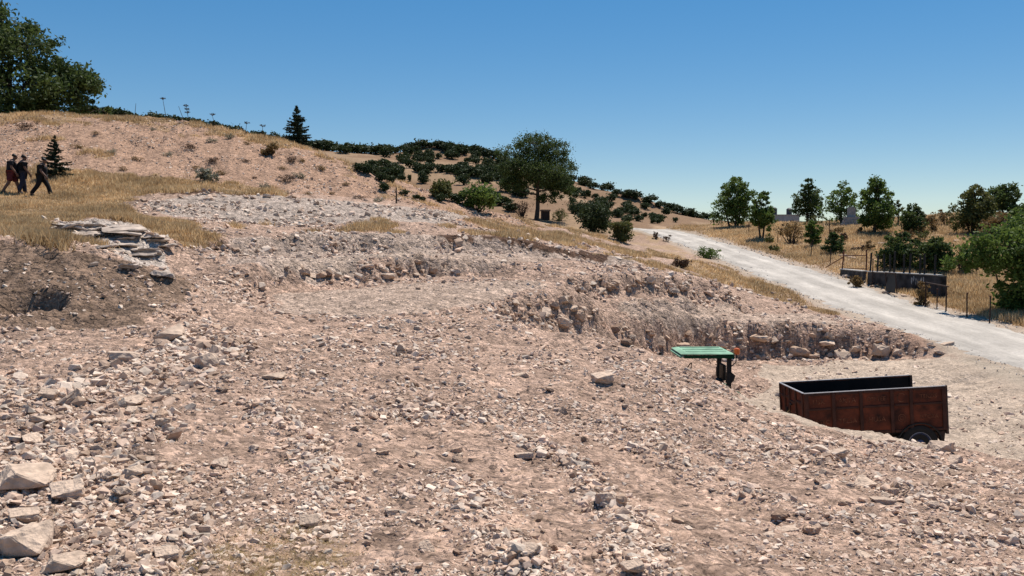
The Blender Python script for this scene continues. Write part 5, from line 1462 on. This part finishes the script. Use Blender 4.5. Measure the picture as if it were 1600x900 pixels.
for (px, py, hp, kw) in ((19, 304, 62, dict(label='walker in a dark shirt and maroon shorts', rz=.35, stride=.6, shorts=True, m_top=M['cloth_navy'], m_leg=M['cloth_red'], arm=.15, hunch=.07, m_shoe=M['shoe_dark'])),
                         (35, 304, 60, dict(label='walker in a black shirt and dark jeans between two companions', rz=.75, stride=.3, shorts=False, m_top=M['cloth_black'], m_leg=M['denim'], arm=.2, hunch=.04)),
                         (66, 308, 60, dict(label='walker all in black striding beside the young conifer', rz=.15, stride=.75, shorts=False, m_top=M['cloth_black'], m_leg=M['cloth_black'], arm=.22, hunch=.06, m_shoe=M['shoe_dark']))):
    P = hit(px, py); person(pos=P, hgt=hp * P.y / FPX, **kw)

# ------------------------------------------------------------------ concrete wall, gates and fence across the road
A_ = Vector((21.75, 54.0, 0)); B_ = Vector((23.0, 47.6, 0))
dv = (B_ - A_); ang = math.atan2(dv.y, dv.x); Lw = dv.length
zt = -0.10
wall = empty('retaining_wall', (A_.x, A_.y, zt - 1.2), ang)
tag(wall, 'stained dark concrete retaining wall topped with iron posts beside the road', 'wall')
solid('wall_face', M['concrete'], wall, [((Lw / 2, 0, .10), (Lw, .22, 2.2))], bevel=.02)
solid('coping', M['cap'], wall, [((Lw / 2, 0, 1.235), (Lw + .04, .30, .07))], bevel=.015)
solid('end_pillar', M['concrete'], wall, [((Lw + .16, 0, .06), (.30, .34, 2.3))], bevel=.02)
for k in range(7):
    bm = bmesh.new(); x0 = Lw * .66 + k * .17 + RNG.uniform(-.05, .05); ww_ = RNG.uniform(.05, .12); zt_ = RNG.uniform(.95, 1.12); zb_ = RNG.uniform(.35, .8)
    bm.faces.new([bm.verts.new((x0 + dx_ * ww_, -.114, z_)) for dx_, z_ in ((-.5, zb_ + .1), (0, zb_), (.4, zb_ + .2), (.6, zt_ - .1), (.1, zt_), (-.45, zt_ - .05))])
    solid('whitewash_streak', M['whitewash'], wall, bm=bm, bevel=0)
for k, t in enumerate((.02, .13, .24, .32, .38, .52, .60, .74, .80, .93)):
    hh = (1.1, .95, 1.05, 1.0, 1.2, 1.05, 1.1, 1.0, 1.1, 1.05)[k]
    solid('post', M['black'], wall, tubes=[([(t * Lw, 0, 1.2), (t * Lw + RNG.normal(0, .02), RNG.normal(0, .02), 1.27 + hh)], .058)])
C_ = Vector((21.95, 59.0, 0)); dv2 = A_ - C_
wing = empty('wing_wall', (C_.x, C_.y, zt - .55), math.atan2(dv2.y, dv2.x)); tag(wing, 'low pale capped wing wall leading up to the rusty gate frame', 'wall')
solid('wall_face', M['concrete'], wing, [((dv2.length * .42, 0, .0), (dv2.length * .84, .22, 1.1))], bevel=.02)
solid('coping', M['cap'], wing, [((dv2.length * .42, 0, .58), (dv2.length * .86, .30, .07))], bevel=.015)
gt = empty('rusty_gate', (C_.x, C_.y, float(H(C_.x, C_.y)) - .1), math.atan2(-.7, 1)); tag(gt, 'rusty red pipe gate frame with wire mesh above the wing wall', 'gate')
for x, lean_ in ((0, .12), (1.55, 0)): solid('gate_post', M['iron_red'], gt, tubes=[([(x, 0, 0), (x + lean_, 0, 1.75)], .045)])
solid('crossbar', M['iron_red'], gt, tubes=[([(.1, 0, 1.35), (1.55, 0, 1.38)], .03)])
solid('crossbar', M['iron_red'], gt, tubes=[([(.04, 0, .5), (1.55, 0, .5)], .025)])
for k in range(8): solid('mesh_wire', M['iron'], gt, tubes=[([(.15 + k * .18, 0, .5), (.15 + k * .18, 0, 1.36)], .006)])
solid('brace', M['iron_red'], gt, tubes=[([(.06, 0, 1.25), (-1.1, .2, .55)], .03)])
mg = empty('metal_gate', (21.25, 50.3, float(H(21.25, 50.3))), ang - .25); tag(mg, 'dark sheet metal gate leaning against the concrete wall', 'gate')
tl = Matrix.Rotation(-.12, 3, 'X')
solid('sheet', M['black'], mg, [((.75, .0, .55), (1.45, .015, 1.05), tl)], bevel=0)
solid('frame', M['iron'], mg, tubes=[([(0, .06, 0), (0, -.06, 1.12)], .035), ([(1.5, .06, 0), (1.5, -.06, 1.12)], .035), ([(0, -.06, 1.12), (1.5, -.06, 1.12)], .035), ([(0, .06, .04), (1.5, .06, .04)], .03)])
pf = [hit(1446, 479), hit(1478, 487)]
pe = empty('pipe_frame', pf[0], math.atan2(pf[1].y - pf[0].y, pf[1].x - pf[0].x)); Lp = (pf[1] - pf[0]).length
tag(pe, 'iron pipe frame of two posts and a top bar beside the dry reeds', 'fence')
dzp = pf[1].z - pf[0].z
for x, z0 in ((0, 0), (Lp, dzp)): solid('post', M['iron'], pe, tubes=[([(x, 0, z0 - .2), (x, 0, z0 + 1.25)], .035)])
solid('top_bar', M['iron'], pe, tubes=[([(-.05, 0, 1.22), (Lp + .15, 0, dzp + 1.22)], .03)])
solid('brace', M['iron_red'], pe, tubes=[([(-.05, .0, .1), (-1.0, .3, 1.2)], .03)])
for (px, py, hp, what) in ((1170, 363, 16, 'between the two tall green trees'), (1215, 382, 20, 'left of the yellow brown shrub'), (1239, 390, 21, 'in front of the yellow brown shrub'), (1267, 402, 20, 'before the small round green tree'), (1297, 413, 24, 'before the dark narrow tree'),
                           (1363, 447, 42, 'rising in front of the concrete wall'), (1511, 498, 40, 'under the overhanging green bush'), (1546, 505, 42, 'close to the shaded foot of the green bush'), (1128, 356, 24, 'left of the tallest bushy tree'), (1162, 352, 18, 'behind the tallest bushy tree'), (1296, 372, 28, 'behind the small round green tree'), (1464, 482, 30, 'behind the iron pipe frame')):
    P = bypx(px, py, 1, 1)[0]; k = P.y / FPX
    e = empty('fence_post', P); tag(e, 'thin rusty iron fence post ' + what, 'fence post', 'fence posts along the road')
    r_ = max(.03, .6 * k)
    solid('shaft', M['iron'], e, tubes=[([(0, 0, -.25), (RNG.normal(0, .03), 0, hp * k)], r_)])
    solid('cap', M['iron_red'], e, [((0, 0, hp * k + .0), (r_ * 2.3, r_ * 2.3, .05))], bevel=.005)

# pale stones and rubble by the wall
for (px, py, wp, lab) in ((1366, 448, 15, 'pale flat stone capping the rubble before the dark metal gate'), (1384, 458, 14, 'pale slab at the foot of the dark metal gate'), (1318, 402, 18, 'white stone in the grass above the rusty gate frame'), (1330, 404, 14, 'smaller white stone above the rusty gate frame'), (1378, 382, 14, 'white stone slab in the dry grass beside the pyramid shaped tree'), (1322, 434, 16, 'pale rubble stone at the end of the wing wall'), (1413, 463, 10, 'white stone at the corner of the dark metal gate'), (1496, 378, 14, 'flat pale stone lying in the field before the olive green tree')):
    rock(px, py, wp, lab, asp=.6, tilt=.1)

# tombs in the field
def tomb(px, py, wp, hp, mat, label, tiers):
    P, h_, w_ = bypx(px, py, hp, wp)
    e = empty('stone_tomb', P - Vector((0, 0, .15)), -.25); tag(e, label, 'tomb')
    z = 0
    for k in range(tiers):
        hh = h_ * .5 / tiers + .05; ww = w_ * (1 - .13 * k)
        solid('step', mat, e, [((0, 0, z + hh / 2), (ww, ww * .55, hh - .004))], bevel=.02); z += hh
    bm = bmesh.new(); hs_ = h_ * .62; wd_ = w_ * .42
    pr = [(-wd_ / 2, 0), (wd_ / 2, 0), (wd_ / 2, hs_ * .7)] + [(wd_ / 2 * math.cos(a_), hs_ * .7 + hs_ * .3 * math.sin(a_)) for a_ in (.5, 1.0, 1.57, 2.14, 2.64)] + [(-wd_ / 2, hs_ * .7)]
    f0 = [bm.verts.new((x, -.09, z - .02 + y)) for x, y in pr]; f1 = [bm.verts.new((x, .09, z - .02 + y)) for x, y in pr]
    bm.faces.new(f0); bm.faces.new(f1[::-1])
    for k in range(len(pr)): bm.faces.new((f0[k], f1[k], f1[(k + 1) % len(pr)], f0[(k + 1) % len(pr)]))
    solid('headstone', mat, e, bm=bm, bevel=0)
tomb(1330, 352, 30, 26, M['stone'], 'grey stepped stone tomb with a rounded headstone under the airy tree', 3)
tomb(1578, 372, 34, 26, M['stone_dark'], 'dark stone tomb behind the small yellow brown tree', 3)
P = hit(852, 343); k = P.y / FPX
e = empty('brick_pillar', P - Vector((0, 0, .1)), .2); tag(e, 'squat brown brick pillar beside the trunk of the tall round crowned tree', 'pillar')
solid('shaft', M['iron'], e, [((0, 0, 7 * k), (12 * k, 10 * k, 14 * k))], bevel=.02)
solid('cap', M['rock_brown'], e, [((0, 0, 15 * k), (14 * k, 12 * k, 2.5 * k))], bevel=.02)

# far building with two roof tanks
db = 182.0; k = db / FPX
zr = EYE + (380 - 336.5) / FPX * db
xc = (1224 - 800) * k
bl = empty('far_building', (xc, db + 4, zr - 6)); tag(bl, 'low pale building with a flat roof far behind the dry field', 'building')
solid('walls', M['plaster'], bl, [((0, 0, 3), (48 * k, 8, 6))], bevel=0)
solid('parapet', M['stone'], bl, [((0, 0, 6.08), (49 * k, 8.2, .16))], bevel=0)
for x in (-1.4, 1.6):
    wn_ = solid('window', M['stone'], bl, [((x, -4.03, 4.6), (.8, .06, .8))], bevel=0)
    solid('pane', M['tank'], wn_, [((x, -4.065, 4.6), (.66, .02, .66))], bevel=0)
for px, ln in ((1213, 'left'), (1236.5, 'right')):
    x = (px - 800) * k
    e = empty('water_tank', (x, db + 2, zr + .14)); tag(e, ('slightly taller ' if ln == 'left' else 'slightly shorter ') + 'dark round water tank with a domed lid on the flat roof', 'water tank', 'roof water tanks')
    R_ = 4.3 * k; hb = (9.5 if ln == 'left' else 8.5) * k
    bd = lathe('barrel', M['tank'], e, [(R_, 0), (R_, hb)], 'Z', 20)
    lathe('lid', M['tank'], e, [(R_ * 1.06, hb - .03), (R_ * 1.06, hb + .03), (R_ * .6, hb + 1.8 * k), (R_ * .15, hb + 2.6 * k)], 'Z', 20)
